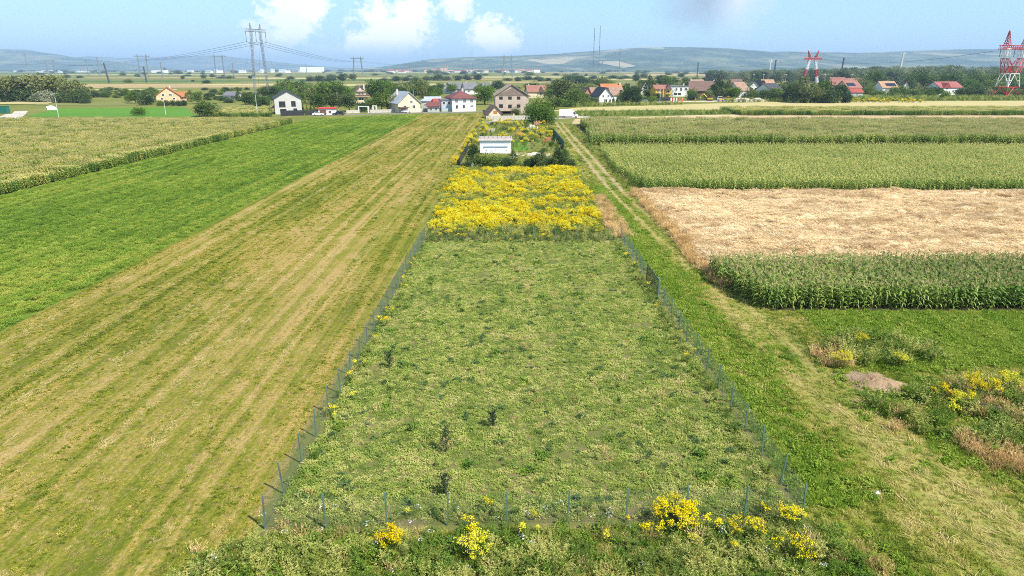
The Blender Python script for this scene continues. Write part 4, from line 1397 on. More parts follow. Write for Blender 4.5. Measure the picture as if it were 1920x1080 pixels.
def trunk_mesh(seed, shape):
    r = np.random.default_rng(seed + 900); mb = MB()
    th = {'round': .55, 'tall': .85, 'cone': .9, 'bush': .4}[shape]
    mb.path([(0, 0, -.02), (.01, .005, th * .35), (-.01, .01, th * .7), (.01, 0, th)], [.035, .028, .02, .008], 6)
    for i in range(7 if shape != 'cone' else 0):
        a = r.uniform(0, 6.28); z0 = th * r.uniform(.35, .9); q = r.uniform(.15, .32)
        p1 = (math.cos(a) * q * .5, math.sin(a) * q * .5, z0 + q * .5); p2 = (math.cos(a) * q, math.sin(a) * q, z0 + q * 1.15)
        mb.path([(0, 0, z0), p1, p2], [.016, .011, .004], 4)
    return mb.mesh('trunk', M_bark, True)


TREES = {}
for shape, cnt in (('round', 5), ('tall', 3), ('cone', 2), ('bush', 4)):
    for i in range(cnt):
        TREES[(shape, i)] = (crown_mesh(500 + i * 7 + len(shape), shape, 38, 50, .05), trunk_mesh(500 + i, shape))
CROWNS = {}


def tree(u, v, hpx, wpx, col, shape, label, group=None, name=None, fine=False):
    """tree seen at column u with its foot on row v, hpx high and wpx wide in the picture"""
    p = at(u, v); h = height_at(p, v - hpx); w = wpx / ppm(p)
    cnt = {'round': 5, 'tall': 3, 'cone': 2, 'bush': 4}[shape]
    i = int(rng.integers(0, cnt))
    key = (shape, i, col, fine)
    if key not in CROWNS:
        lv = crown_mesh(500 + i * 7 + len(shape), shape, 60, 70, .036) if fine else TREES[(shape, i)][0]
        CROWNS[key] = lv.mesh('crown', TREEMATS[col])
    e = empty(name or ('bush' if shape == 'bush' else 'tree'), p, rng.uniform(0, 6.28))
    e.scale = (w, w, h)
    link('trunk', TREES[(shape, i)][1], e); link('crown', CROWNS[key], e)
    nm = name or ('bush' if shape == 'bush' else 'tree')
    return tag(e, label, nm, group)


# willows at the left edge
for u, v, h, w in ((8, 191, 52, 66), (44, 190, 50, 62), (78, 190, 56, 66), (112, 190, 52, 62), (146, 191, 42, 52), (-34, 191, 54, 70)):
    tree(u, v, h, w, 'willow', 'round', 'grey-green willow in the grove at the left edge', 'willow grove at the left edge')
for u, v, h, w in ((22, 191, 34, 50), (60, 191, 30, 46), (126, 192, 34, 40), (152, 193, 30, 40)):
    tree(u, v, h, w, 'dark', 'bush', 'dark undergrowth bush at the foot of the willow grove', 'undergrowth of the willow grove')
for u, v, h, w in ((74, 192, 22, 28), (92, 192, 25, 32), (110, 191, 20, 24)):
    tree(u, v, h, w, 'silver', 'bush', 'pale silvery bush in front of the willow grove', 'silvery bushes before the willows')
tree(160, 194, 16, 20, 'dark', 'bush', 'low dark bush at the right end of the willow grove')
# round the orange-roofed house
tree(242, 192, 26, 16, 'bright', 'tall', 'bright upright tree left of the orange-roofed house')
tree(255, 194, 25, 24, 'green', 'round', 'round green tree left of the orange-roofed house')
tree(276, 197, 24, 32, 'dark', 'bush', 'dark bush at the left corner of the orange-roofed house')
for u in (300, 312, 324, 335, 345):
    tree(u, 199, 13, 13, 'green' if u < 320 else 'dark', 'bush', 'clipped hedge bush in front of the orange-roofed house', 'hedge before the orange-roofed house')
tree(358, 191, 24, 18, 'green', 'tall', 'green tree right behind the orange-roofed house')
tree(373, 194, 25, 20, 'green', 'round', 'green tree right of the orange-roofed house')
tree(389, 218, 32, 46, 'green', 'bush', 'wide round dark green bush at the far edge of the left corn')
tree(263, 216, 17, 30, 'bright', 'bush', 'low bright bush on the young green crop')
tree(447, 188, 26, 12, 'dark', 'cone', 'slim dark conifer by the low grey-roofed shed')
tree(430, 193, 10, 26, 'dark', 'bush', 'low bush in front of the low grey-roofed shed')
tree(470, 196, 22, 30, 'green', 'bush', 'green bush below the double-legged pylon')
tree(492, 203, 26, 32, 'dark', 'bush', 'dark bush left of the modern white house')
tree(460, 186, 14, 26, 'green', 'bush', 'small bush behind the double-legged pylon')
G1 = 'trees behind the left houses'
for u, v, h, w, c in ((572, 192, 28, 34, 'green'), (592, 194, 34, 38, 'willow'), (612, 197, 44, 44, 'green'), (634, 197, 40, 40, 'green'), (600, 205, 32, 40, 'green'), (625, 207, 34, 36, 'willow')):
    tree(u, v, h, w, c, 'round', 'leafy tree in the clump between the modern and the chalet house', G1)
for u in (569, 576, 583, 590, 597):
    tree(u, 213, 19, 7, 'green', 'cone', 'narrow conifer in the hedge row right of the modern white house', 'conifer hedge by the modern house')
tree(655, 209, 38, 36, 'dark', 'round', 'dark tree in front of the chalet house, left side')
tree(680, 209, 20, 26, 'dark', 'bush', 'dark bush below the chalet balcony')
tree(707, 192, 45, 44, 'green', 'round', 'tall green tree right of the chalet house')
tree(716, 209, 38, 40, 'green', 'round', 'green tree at the street right of the chalet house')
tree(744, 209, 33, 32, 'willow', 'round', 'olive tree at the street left of the white parked car')
tree(730, 184, 30, 40, 'green', 'round', 'green tree behind the metal-roofed house')
tree(770, 206, 28, 28, 'willow', 'round', 'olive tree in front of the metal-roofed house gable')
tree(792, 186, 40, 20, 'willow', 'tall', 'slender tree right behind the metal-roofed house')
tree(808, 184, 26, 34, 'green', 'round', 'green tree left of the twin grey-roofed houses')
tree(760, 178, 20, 50, 'green', 'bush', 'wide bush behind the metal-roofed house')
tree(848, 176, 20, 24, 'bright', 'round', 'bright tree between the twin grey-roofed houses')
tree(909, 196, 40, 42, 'bright', 'round', 'bright round tree between white house and big pink house', fine=True)
tree(934, 172, 22, 24, 'dark', 'round', 'dark tree behind the roof of the big pink house')
tree(897, 178, 18, 20, 'green', 'round', 'tree right of the twin grey-roofed houses')
tree(967, 219, 20, 24, 'green', 'bush', 'bush in front of the big pink house, right of the hut')
tree(1012, 233, 56, 58, 'bright', 'bush', 'biggest tree, bright green, at the corner where the track starts', fine=True)
tree(1027, 231, 30, 30, 'green', 'bush', 'bush below the biggest tree at the track corner')
tree(992, 216, 24, 26, 'green', 'bush', 'bush against the wall of the big pink house')
tree(1055, 194, 50, 52, 'willow', 'round', 'broad olive tree behind the biggest tree')
tree(1078, 196, 32, 40, 'green', 'round', 'green tree left of the brick gable house')
tree(1062, 200, 22, 40, 'green', 'bush', 'bush left of the green strip of meadow')
tree(1100, 197, 16, 34, 'green', 'bush', 'bush in front of the brick gable house')
tree(1120, 193, 18, 20, 'dark', 'bush', 'dark bush between brick house and white gable house')
for u in (1127, 1134, 1142, 1150, 1157):
    tree(u, 194, 12, 6, 'dark', 'cone', 'narrow conifer in the hedge before the white gable house', 'conifer hedge by the white gable house')
tree(1186, 196, 37, 40, 'dark', 'round', 'dark round tree right of the white gable house', fine=True)
tree(1166, 192, 24, 26, 'green', 'bush', 'green bush left of the dark round tree')
tree(1176, 183, 26, 26, 'green', 'round', 'tree behind the dark round tree')
tree(1217, 182, 43, 24, 'poplar', 'tall', 'tall poplar left of the yellow house')
tree(1204, 168, 20, 22, 'green', 'round', 'tree left behind the tall poplar')
tree(1300, 188, 16, 24, 'dark', 'bush', 'dark bush behind the yellow road machines')
tree(1270, 178, 12, 20, 'green', 'bush', 'bush in front of the long white house')
tree(1344, 186, 42, 26, 'poplar', 'tall', 'tall poplar left of the pair by the parked vans')
tree(1364, 186, 38, 20, 'poplar', 'tall', 'slimmer poplar right of the pair by the parked vans')
tree(1380, 188, 26, 22, 'bright', 'round', 'bright tree right of the two poplars')
G2 = 'bushes before the right village'
for u, v, h, w, c in ((1402, 188, 12, 26, 'dark'), (1414, 188, 22, 26, 'green'), (1432, 189, 24, 26, 'dark'), (1450, 189, 16, 26, 'dark'), (1470, 190, 18, 24, 'dark')):
    tree(u, v, h, w, c, 'bush', 'bush in the row before the white-gabled houses on the right', G2)
G3 = 'dark grove in front of the right village'
for u, v, h, w, c, s in ((1490, 191, 38, 40, 'dark', 'round'), (1508, 193, 54, 38, 'poplar', 'tall'), (1541, 191, 46, 36, 'green', 'round'), (1570, 192, 38, 38, 'dark', 'round'), (1526, 193, 34, 34, 'willow', 'round'), (1556, 193, 30, 40, 'dark', 'bush'), (1585, 193, 22, 26, 'dark', 'bush'), (1500, 193, 24, 40, 'dark', 'bush'), (1536, 193, 22, 40, 'dark', 'bush')):
    tree(u, v, h, w, c, s, 'tree in the dark grove in front of the banded pylon', G3)
for u, v, h, w in ((1632, 178, 18, 26), (1645, 182, 14, 30), (1690, 178, 20, 30), (1712, 179, 18, 32), (1735, 178, 20, 30), (1672, 180, 12, 26), (1620, 176, 14, 24)):
    tree(u, v, h, w, 'green', 'bush', 'garden shrub between the houses near the right end', 'garden shrubs near the right end')
for u in range(1800, 1960, 17):
    tree(u + rng.uniform(-4, 4), 178 + rng.uniform(-1, 2), rng.uniform(14, 22), rng.uniform(24, 32), random.choice(['green', 'dark', 'willow']), 'bush', 'shrub in the thicket behind the big red pylon', 'thicket by the big red pylon')
tree(1771, 187, 19, 18, 'bright', 'bush', 'bright bush in front of the red-roofed white house')
tree(1693, 188, 14, 16, 'green', 'bush', 'single round bush at the field edge left of the red-roofed house')
tree(1905, 170, 30, 30, 'bright', 'round', 'bright tree behind the big red pylon')
for u, v, h, w, c in ((560, 196, 26, 30, 'green'), (648, 196, 34, 36, 'bright'), (625, 190, 38, 34, 'bright'), (585, 187, 28, 34, 'bright'), (722, 190, 40, 36, 'bright'), (695, 205, 22, 26, 'green'), (735, 198, 30, 32, 'green'), (748, 190, 30, 36, 'dark'), (778, 184, 24, 30, 'green'), (820, 182, 20, 30, 'green')):
    tree(u, v, h, w, c, 'round', 'leafy garden tree filling the gaps between the left houses', 'garden trees between the left houses')
for u, v, h, w, c in ((1040, 205, 24, 36, 'green'), (1068, 190, 28, 38, 'green'), (1090, 194, 22, 30, 'green'), (1045, 184, 34, 40, 'willow'), (1080, 180, 20, 36, 'dark'), (1112, 196, 14, 24, 'green'), (1030, 186, 22, 28, 'green')):
    tree(u, v, h, w, c, 'round', 'leafy tree in the thicket right of the big pink house', 'thicket right of the big pink house')
BELT = [('leafy tree in the garden belt behind the left houses', 'garden belt behind the left houses', 500, 815, 176, 188, 42, 20, 32), ('leafy tree in the garden belt behind the middle houses', 'garden belt behind the middle houses', 1000, 1300, 166, 184, 28, 14, 28),
        ('leafy tree in the garden belt left of the big pink house', 'garden belt left of the big pink house', 815, 925, 166, 171, 10, 10, 15), ('shrub in the green belt before the middle houses', 'green belt before the middle houses', 1060, 1240, 188, 197, 16, 8, 17), ('leafy tree in the garden belt among the right houses', 'garden belt among the right houses', 1290, 1500, 166, 188, 36, 12, 26), ('leafy tree in the garden belt near the right end', 'garden belt near the right end', 1580, 1930, 166, 182, 34, 12, 24)]
for lb, gr, u0, u1, v0, v1, n, h0, h1 in BELT:
    for k_ in range(n):
        u, v = u0 + (u1 - u0) * (k_ + rng.random()) / n, rng.uniform(v0, v1)
        h = rng.uniform(h0, h1)
        if 'left houses' in lb and 640 < u < 705: v, h = min(v, 180), h * .7
        tree(u, v, h, h * rng.uniform(.9, 1.5), random.choice(['green', 'green', 'dark', 'willow', 'bright']), random.choice(['round', 'bush', 'bush']), lb, gr, name='shrub' if 'shrub' in lb else 'tree')
for k_ in range(80):
    u, v = rng.uniform(-20, 1480), 136.5 + rng.gamma(1.6, 5.0)
    if v > 163: continue
    h = rng.uniform(4, 9) * (.7 + (v - 136) / 40)
    tree(u, v, h, h * rng.uniform(1.4, 3.2), random.choice(['dark', 'dark', 'green']), 'bush', 'dark bush of the scattered hedges out on the plain', 'scattered hedges on the plain')
# riverside wood on the right
top = lambda u: np.interp(u, [1200, 1300, 1400, 1480, 1540, 1600, 1660, 1700, 1760, 1820, 1880, 1960], [132, 130, 129, 127, 126, 126, 122, 124, 121, 123, 124, 122])
for row, (v, du) in enumerate(((166, 17), (159, 15))):
    for u in np.arange(1400, 1990, du):
        if row == 0 and (u < 1600 or 1650 < u < 1700): continue
        uu = u + rng.uniform(-4, 4); h = v - top(uu) - (10 if row == 0 else 4) + rng.uniform(-5, 3)
        if row == 1 and uu < 1540: continue
        tree(uu, v, h, h * rng.uniform(.8, 1.1), 'forest' if row else 'green', random.choice(['bush', 'round']), 'tree in the front rows of the riverside wood behind the right village', 'riverside wood on the right', name='tree')
wood = make_collection('wood_tree', [TREES[('round', i)][0].mesh('wood_crown', TREEMATS['forest']) for i in range(3)] + [TREES[('bush', i)][0].mesh('wood_crown', TREEMATS['forest']) for i in range(2)])
wu, wv = [], []
for v, du in ((155, 9), (151.5, 8), (149, 7)):
    q = np.arange(1330 if v < 152 else 1400, 1995, du); wu.append(q + rng.uniform(-4, 4, len(q))); wv.append(np.full(len(q), v) + rng.uniform(-.7, .7, len(q)))
wu, wv = np.concatenate(wu), np.concatenate(wv)
wp = [at(a_, b_) for a_, b_ in zip(wu, wv)]
wh = np.array([height_at(p_, float(top(u_)) + rng.uniform(-1, 6)) for p_, u_ in zip(wp, wu)])
ww = wh * rng.uniform(.75, 1.1, len(wh))
scatter('riverside_woodland', wood, np.array([p_.x for p_ in wp]), np.array([p_.y for p_ in wp]), 0, size=ww, zs=wh / ww, tilt=0, label='hazy grey-green mass of the riverside wood below the hills on the right', cat='woodland')
# hedgerow trees on the plain
for u, v, h, w, n in ((582, 153, 12, 20, 0), (600, 153, 13, 22, 0), (620, 153, 13, 22, 0), (643, 153, 16, 22, 0), (662, 152, 14, 18, 0), (722, 153, 11, 22, 0), (742, 153, 12, 20, 0), (760, 152, 9, 22, 0),
                      (780, 152, 12, 22, 0), (800, 151, 13, 20, 0), (820, 151, 15, 26, 0), (838, 151, 13, 22, 0), (858, 151, 11, 20, 0), (875, 150, 12, 22, 0), (895, 150, 13, 24, 0), (990, 150, 12, 24, 0), (1008, 150, 11, 20, 0),
                      (1066, 155, 18, 30, 1), (1085, 157, 18, 34, 1), (1105, 157, 16, 30, 1), (1120, 158, 14, 24, 1), (1150, 147, 7, 24, 1), (1172, 147, 7, 24, 1), (1192, 154, 15, 18, 1), (1208, 146, 10, 16, 1), (1240, 158, 20, 34, 1), (1262, 158, 16, 26, 1), (1277, 147, 11, 15, 1), (1320, 152, 8, 14, 1),
                      (258, 144, 7, 12, 2), (343, 149, 8, 9, 2), (382, 147, 9, 14, 2), (398, 147, 9, 12, 2), (418, 147, 5, 26, 2), (470, 149, 8, 10, 2), (545, 149, 7, 18, 2), (538, 158, 12, 10, 2), (310, 135, 10, 6, 2)):
    tree(u, v, h, w, 'dark', 'bush' if h < w * .7 else 'round', ('round tree in the dark hedgerow behind the left houses', 'dark tree of the hedgerow behind the middle houses', 'lone dark field tree out on the plain, left part')[n], ('hedgerow behind the left houses', 'hedgerow behind the middle houses', 'lone field trees on the plain')[n])
# shrubs on the rough ground at mid left
low_shrub = make_collection('low_shrub', [TREES[('bush', i)][0].mesh('low_shrub', TREEMATS[c_]) for i, c_ in enumerate(('green', 'willow', 'dark', 'green'))])
for lb, u0, u1, v0, v1, n in (('low shrubs on the rough ground right of the willows', 165, 300, 169, 184, 70), ('low shrubs on the rough ground round the low grey-roofed shed', 380, 520, 168, 190, 80)):
    q = np.array([tuple(at(rng.uniform(u0, u1), rng.uniform(v0, v1))) for _ in range(n)])
    scatter('low_shrubs', low_shrub, q[:, 0], q[:, 1], 0, size=(3.0, 7.5), zs=rng.uniform(.3, .6, n), tilt=0, label=lb, cat='shrubs')
for u in np.arange(520, 1000, 12):
    if rng.random() < .75: tree(u + rng.uniform(-5, 5), 166 + rng.uniform(-3, 3), rng.uniform(6, 11), rng.uniform(18, 28), random.choice(['green', 'dark']), 'bush', 'garden tree at the back of the village gardens', 'trees at the back of the gardens')
# weeds and shrubs between the right fields and the village
x, y = sample(pxpoly((1070, 201), (1280, 197), (1280, 194), (1080, 196)), .25)
scatter('roadside_weeds', K_mug, x, y, size=(1.2, 2.4), label='pale roadside weeds in front of the brick and white gable houses', cat='weeds')
x, y = sample(pxpoly((1360, 192.5), (1960, 188.5), (1960, 183), (1600, 184), (1360, 188.5)), .16)
scatter('roadside_weeds', K_mug, x, y, size=(1.5, 3.0), label='weedy strip between the yellowish field and the right village', cat='weeds')
x = rng.uniform(175, 235, 160); y = rng.uniform(395, 425, 160)
scatter('goldenrod', K_gold, x, y, size=(1.0, 1.8), label='yellow flowering strip left of the big red pylon', cat='goldenrod')
x, y = sample(pxpoly((1085, 219), (1420, 214), (1420, 209), (1070, 211)), .35)
scatter('meadow_weeds', K_mug, x, y, size=(1.0, 2.0), label='tall pale weeds in the strip behind the white box truck', cat='weeds')
# far-off woods along the foot of the hills: one mass
far_tree = make_collection('far_tree', [TREES[('round', i)][0].mesh('far_crown', TREEMATS['forest']) for i in range(2)] + [TREES[('bush', i)][0].mesh('far_bush', TREEMATS['dark']) for i in range(2)])
fu = rng.uniform(-60, 1980, 1500); fv = 131.4 + rng.gamma(1.2, 1.5, 1500)
k = (fv < 146) & (fbm(fu * .02, fv * .6, 77) > .40); pts = np.array([tuple(at(a, b)) for a, b in zip(fu[k], fv[k])])
sc = rng.uniform(9, 22, len(pts)); wd = np.clip(pts[:, 1] / 1500.0, .6, 2.5)
scatter('far_woodland', far_tree, pts[:, 0], pts[:, 1], 0, size=sc * wd, zs=1 / wd * rng.uniform(.7, 1.0, len(pts)), tilt=0, label='hazy belt of trees across the far plain', cat='woodland')

# ------------------------------------------------------------------ houses
M_glass = plain('window_glass', (.025, .03, .038), .15, .2, .8, spec=.6)
M_frame = plain('white_frame', (.75, .75, .73), .5, .05)
M_dframe = plain('dark_frame', (.07, .06, .055), .5, .1)
RING = {}


def window_meshes(fm):
    if fm.name not in RING:
        t = .09
        ring = MB().box(-.5, .5, -.06, .0, -.5, -.5 + t).box(-.5, .5, -.06, .0, .5 - t, .5).box(-.5, -.5 + t, -.058, .0, -.5 + t, .5 - t).box(.5 - t, .5, -.058, .0, -.5 + t, .5 - t).box(-.03, .03, -.05, 0, -.5 + t, .5 - t)
        RING[fm.name] = (ring.mesh('window_frame', fm), MB().box(-.5 + t, .5 - t, -.025, .0, -.5 + t, .5 - t).mesh('window_pane', M_glass))
    return RING[fm.name]


def put_window(e, side, u, z, w, h, W, D, fm, name='window'):
    fr, pane = window_meshes(fm)
    if side == 'f': loc, rz = (u * W, -.004, z), 0
    elif side == 'l': loc, rz = (-W / 2 - .004, D * (.5 - u), z), -math.pi / 2
    elif side == 'r': loc, rz = (W / 2 + .004, D * (.5 + u), z), math.pi / 2
    o = link(name, fr, e, loc, (0, 0, rz), (w, 1, h))
    link('pane', pane, o)
    return o


def roof_gable(W, D, H, R, ridge, oh=.55, th=.28):
    mb = MB()
    if ridge == 'y':   # ridge runs away from the front, gable in front
        s = R / (W / 2)
        for sg in (-1, 1):
            mb.prism([(0, H + R), (sg * (W / 2 + oh), H - oh * s), (sg * (W / 2 + oh), H - oh * s + th), (0, H + R + th)], -oh, D + oh)
    else:
        s = R / (D / 2)
        for (a, b) in ((-oh, D / 2), (D + oh, D / 2)):
            z0 = H - oh * s
            vs = []
            for x in (-W / 2 - oh, W / 2 + oh):
                vs += [(x, a, z0), (x, b, H + R), (x, b, H + R + th), (x, a, z0 + th)]
            mb.add(vs, [(0, 1, 2, 3), (7, 6, 5, 4), (0, 4, 5, 1), (1, 5, 6, 2), (2, 6, 7, 3), (3, 7, 4, 0)])
    return mb


def house(u0, u1, v, eave, top, depth, ridge, rz, wall, roof, wins, label, cat='house', name='house', chimney=None, base=None, group=None, door=None, fm=None, wm=None, balcony=None, extra=None, half=0.0):
    p = at((u0 + u1) / 2, v); s = ppm(p)
    W = (u1 - u0) / s; H = height_at(p, eave)
    pr = p if ridge == 'y' else Vector((p.x, p.y + depth / 2, 0))
    R = max(.4, height_at(pr, top) - H - .2); D = depth
    e = empty(name, p, math.radians(rz))
    mb = MB()
    if ridge == 'y':
        mb.prism([(-W / 2, -.3), (W / 2, -.3), (W / 2, H), (0, H + R - .03), (-W / 2, H)], 0, D)
    elif ridge == 'x':
        vs = []
        for x in (-W / 2, W / 2):
            vs += [(x, 0, -.3), (x, D, -.3), (x, D, H), (x, D / 2, H + R - .03), (x, 0, H)]
        mb.add(vs, [(4, 3, 2, 1, 0), (5, 6, 7, 8, 9), (0, 1, 6, 5), (1, 2, 7, 6), (2, 3, 8, 7), (3, 4, 9, 8), (4, 0, 5, 9)])
    else:
        mb.box(-W / 2, W / 2, 0, D, -.3, H)
    mb.build('wall', wall, e)
    if ridge in 'xy':
        r = roof_gable(W, D, H, R, ridge).build('roof', roof, e)
    elif ridge == 'hip':
        o = .6; k = min(W, D) * .5
        A = [(-W / 2 - o, -o, H), (W / 2 + o, -o, H), (W / 2 + o, D + o, H), (-W / 2 - o, D + o, H)]
        if W >= D: T = [(-W / 2 + k, D / 2, H + R), (W / 2 - k + .01, D / 2, H + R)]; F = [(0, 1, 5, 4), (1, 2, 5), (2, 3, 4, 5), (3, 0, 4)]
        else: T = [(0, k, H + R), (0, D - k, H + R)]; F = [(0, 1, 4), (1, 2, 5, 4), (2, 3, 5), (3, 0, 4, 5)]
        up = [(x, y, z + .22) for x, y, z in A]
        m2 = MB(); m2.add([(x, y, z) for x, y, z in up] + T, F); m2.box(-W / 2 - o, W / 2 + o, -o, D + o, H + .0, H + .215)
        r = m2.build('roof', roof, e)
    elif ridge == 'flat':
        r = MB().box(-W / 2 - .4, W / 2 + .4, -.4, D + .4, H, H + .35).build('roof', roof, e)
    elif ridge == 'shed':
        m2 = MB(); o = .4
        vs = []
        for x in (-W / 2 - o, W / 2 + o): vs += [(x, -o, H + .02), (x, D + o, H + R), (x, D + o, H + R + .2), (x, -o, H + .22)]
        m2.add(vs, [(0, 1, 2, 3), (7, 6, 5, 4), (0, 4, 5, 1), (1, 5, 6, 2), (2, 6, 7, 3), (3, 7, 4, 0)])
        r = m2.build('roof', roof, e)
    if chimney:
        cx, cy = chimney
        MB().box(cx * W - .4, cx * W + .4, cy * D - .4, cy * D + .4, H, H + R + 1.0).box(cx * W - .5, cx * W + .5, cy * D - .5, cy * D + .5, H + R + 1.0, H + R + 1.15).build('chimney', plain('chimney_render', (.55, .48, .42)), r)
    for (side, u, zf, w, h) in wins:
        put_window(e, side, u, zf * H, w, h, W, D, fm or M_frame)
    if door:
        u, w, h = door
        MB().box(u * W - w / 2, u * W + w / 2, -.05, 0.0, .05, h).build('door', plain('brown_door', (.16, .09, .05), .5), e)
    if balcony:
        u, zf, w, mat = balcony; z = zf * H
        MB().box(u * W - w / 2, u * W + w / 2, -1.3, -.005, z - .2, z).build('balcony', wall, e)
        MB().box(u * W - w / 2, u * W + w / 2, -1.34, -1.27, z + .003, z + .95).box(u * W - w / 2, u * W - w / 2 + .07, -1.27, -.01, z + .003, z + .95).box(u * W + w / 2 - .07, u * W + w / 2, -1.27, -.01, z + .003, z + .95).build('railing', mat, e)
    if extra: extra(e, W, D, H, R)
    return tag(e, label, cat, group)


W_white = plain('white_plaster', (.72, .71, .68), .85, .07, .5)
W_cream = plain('cream_plaster', (.66, .55, .40), .85, .1, .5)
W_peach = plain('peach_plaster', (.66, .46, .28), .85, .1, .5)
W_pink = plain('pinkish_render', (.50, .40, .33), .9, .1, .4)
W_grey = plain('grey_plaster', (.45, .45, .44), .85, .1, .5)
W_blue = plain('grey_blue_cladding', (.40, .47, .54), .7, .1, .5)
W_yellow = plain('yellow_plaster', (.66, .42, .06), .8, .1, .5)
W_brick = plain('raw_brick', (.42, .20, .13), .9, .2, 2.0)
W_wood = plain('brown_wood', (.16, .09, .055), .8, .25, 2.0)
R_anth = roof_mat('anthracite_tile', (.055, .06, .07))
R_grey = roof_mat('grey_tile', (.16, .165, .18))
R_metal = roof_mat('grey_metal', (.36, .40, .44))
R_mar = roof_mat('maroon_tile', (.17, .065, .06))
R_brown = roof_mat('brown_tile', (.17, .11, .085))
R_pbrown = roof_mat('pale_brown_tile', (.30, .19, .14))
R_orange = roof_mat('orange_tile', (.42, .155, .065))
R_red = roof_mat('red_tile', (.30, .07, .055))
R_pink = roof_mat('faded_red_tile', (.28, .13, .10))
R_tan = roof_mat('tan_tile', (.38, .23, .14))
R_mauve = roof_mat('mauve_brown_metal', (.20, .12, .12))
R_beige = roof_mat('beige_fascia', (.36, .28, .22))

house(296, 336, 190, 179, 163, 12, 'y', 22, W_peach, R_orange, [('f', -.2, 1.1, 1.4, 1.6), ('f', .12, 1.1, 1.6, 1.5), ('f', -.25, .45, 1.5, 1.3), ('f', .25, .45, 1.5, 1.3), ('l', 0, .5, 1.5, 1.3)], 'peach house with bright orange tiled roof in the field on the left', chimney=(.1, .5))
house(334, 349, 189, 181, 172, 8, 'x', 5, W_peach, R_orange, [('f', 0, .5, 1.4, 1.2)], 'low orange-roofed wing joined to the peach house', cat='annex', name='house_annex')
house(418, 443, 187, 179, 172, 8, 'x', -12, W_white, R_grey, [('f', -.25, .55, 1.4, 1.2), ('f', .2, .55, 1.4, 1.2)], 'low white shed with grey roof between shrubs on the left', cat='shed', name='shed')


def modern_extra(e, W, D, H, R):
    MB().box(-W * .04, W / 2 - .3, -.12, -.01, H * .42, H * .98).build('facade_panel', plain('light_cladding', (.60, .58, .55)), e)
    MB().box(-W * .5, W * .5, -1.6, -.13, H * .38, H * .42).build('terrace_slab', W_grey, e)
    MB().box(-W * .45, W * .4, -1.6, -1.55, H * .425, H * .6).build('glass_railing', plain('rail_glass', (.25, .28, .3), .2), e)


house(518, 566, 214, 184, 169, 14, 'y', 20, plain('light_grey_plaster', (.50, .49, .47), .85, .08, .5), R_anth, [('f', -.22, .62, 2.6, 2.4), ('f', .2, .64, 1.8, 2.3), ('f', -.2, .18, 2.5, 2.0), ('f', .25, .2, 1.5, 2.0), ('l', -.1, .6, 1.5, 1.5), ('l', .25, .6, 1.5, 1.5)], 'modern white house with dark grey asymmetric gable roof', fm=M_dframe)
M_red = plain('red_sheet', (.55, .04, .03), .5)


def red_canopy():
    a = at(520, 213); e = empty('red_canopy', a); s = ppm(a); w = 22 / s
    MB().add([(-w / 2, 0, 2.2), (w / 2, 0, 2.3), (w / 2, 5, 3.6), (-w / 2, 5, 3.5), (-w / 2, 0, 2.3), (w / 2, 0, 2.4), (w / 2, 5, 3.7), (-w / 2, 5, 3.6)], [(3, 2, 1, 0), (4, 5, 6, 7), (0, 1, 5, 4), (1, 2, 6, 5), (2, 3, 7, 6), (3, 0, 4, 7)]).build('canopy', M_red, e)
    for x in (-w / 2 + .15, w / 2 - .15):
        for y, h in ((.2, 2.2), (4.8, 3.45)): MB().box(x - .06, x + .06, y - .06, y + .06, 0, h).build('post', M_dframe, e)
    tag(e, 'bright red sloping canopy beside the modern white house', 'canopy')


red_canopy()


def low_wall(u0, u1, v0, v1, h, mat, label, posts=None, pm=None, th=.2, cat='wall', name='wall', n=None):
    a, b = at(u0, v0), at(u1, v1); d = b - a; L = d.length
    e = empty(name, a, math.atan2(d.y, d.x))
    n = n or max(1, round(L / 2.5))
    slab = MB().box(.01, L / n - .01, -th / 2, th / 2, 0, h).mesh('wall_slab', mat)
    for i in range(n): link('slab', slab, e, (i * L / n, 0, 0))
    pst = MB().box(-.13, .13, -th / 2 - .03, th / 2 + .03, 0, h + .15).mesh('wall_post', pm or mat)
    for i in range(n + 1): link('post', pst, e, (i * L / n, 0, 0))
    return tag(e, label, cat)


M_conc = plain('pale_concrete', (.46, .43, .38), .9, .15, 1.0)
M_dpanel = plain('dark_panel', (.035, .035, .04), .5, .15)
low_wall(527, 570, 217.6, 216.6, 2.1, M_dpanel, 'dark panel fence in front of the modern white house', pm=M_dpanel, cat='fence', name='panel_fence', n=8)
low_wall(573, 596, 216.5, 215.5, 1.9, M_dpanel, 'dark panel fence between the modern house and the white shed', cat='fence', name='panel_fence', n=5)
low_wall(650, 672, 212.6, 212.0, 1.3, M_conc, 'concrete street fence below the chalet house', cat='fence', name='street_fence')
low_wall(694, 752, 211.6, 210.4, 1.3, M_conc, 'long concrete street fence left of the white parked car', cat='fence', name='street_fence')
low_wall(776, 830, 209.8, 208.6, 1.4, M_conc, 'concrete street fence in front of the small red-roofed sheds', cat='fence', name='street_fence')


def portal_gate(u0, u1, v, h, label):
    a, b = at(u0, v), at(u1, v); e = empty('street_gate', (a + b) / 2); w = (b - a).length; m = plain('white_pier', (.7, .7, .68))
    for s in (-1, 1): MB().box(s * w / 2 - .25, s * w / 2 + .25, -.25, .25, 0, h).build('pier', m, e)
    MB().box(-w / 2 - .25, w / 2 + .25, -.24, .24, h + .003, h + .3).build('lintel', m, e)
    bar = MB().box(-.04, .04, -.03, .03, .1, h * .85).mesh('gate_bar', plain('gate_green', (.09, .14, .09)))
    for i in range(8): link('bar', bar, e, (-w / 2 + .5 + i * (w - 1) / 7, 0, 0))
    tag(e, label, 'gate')


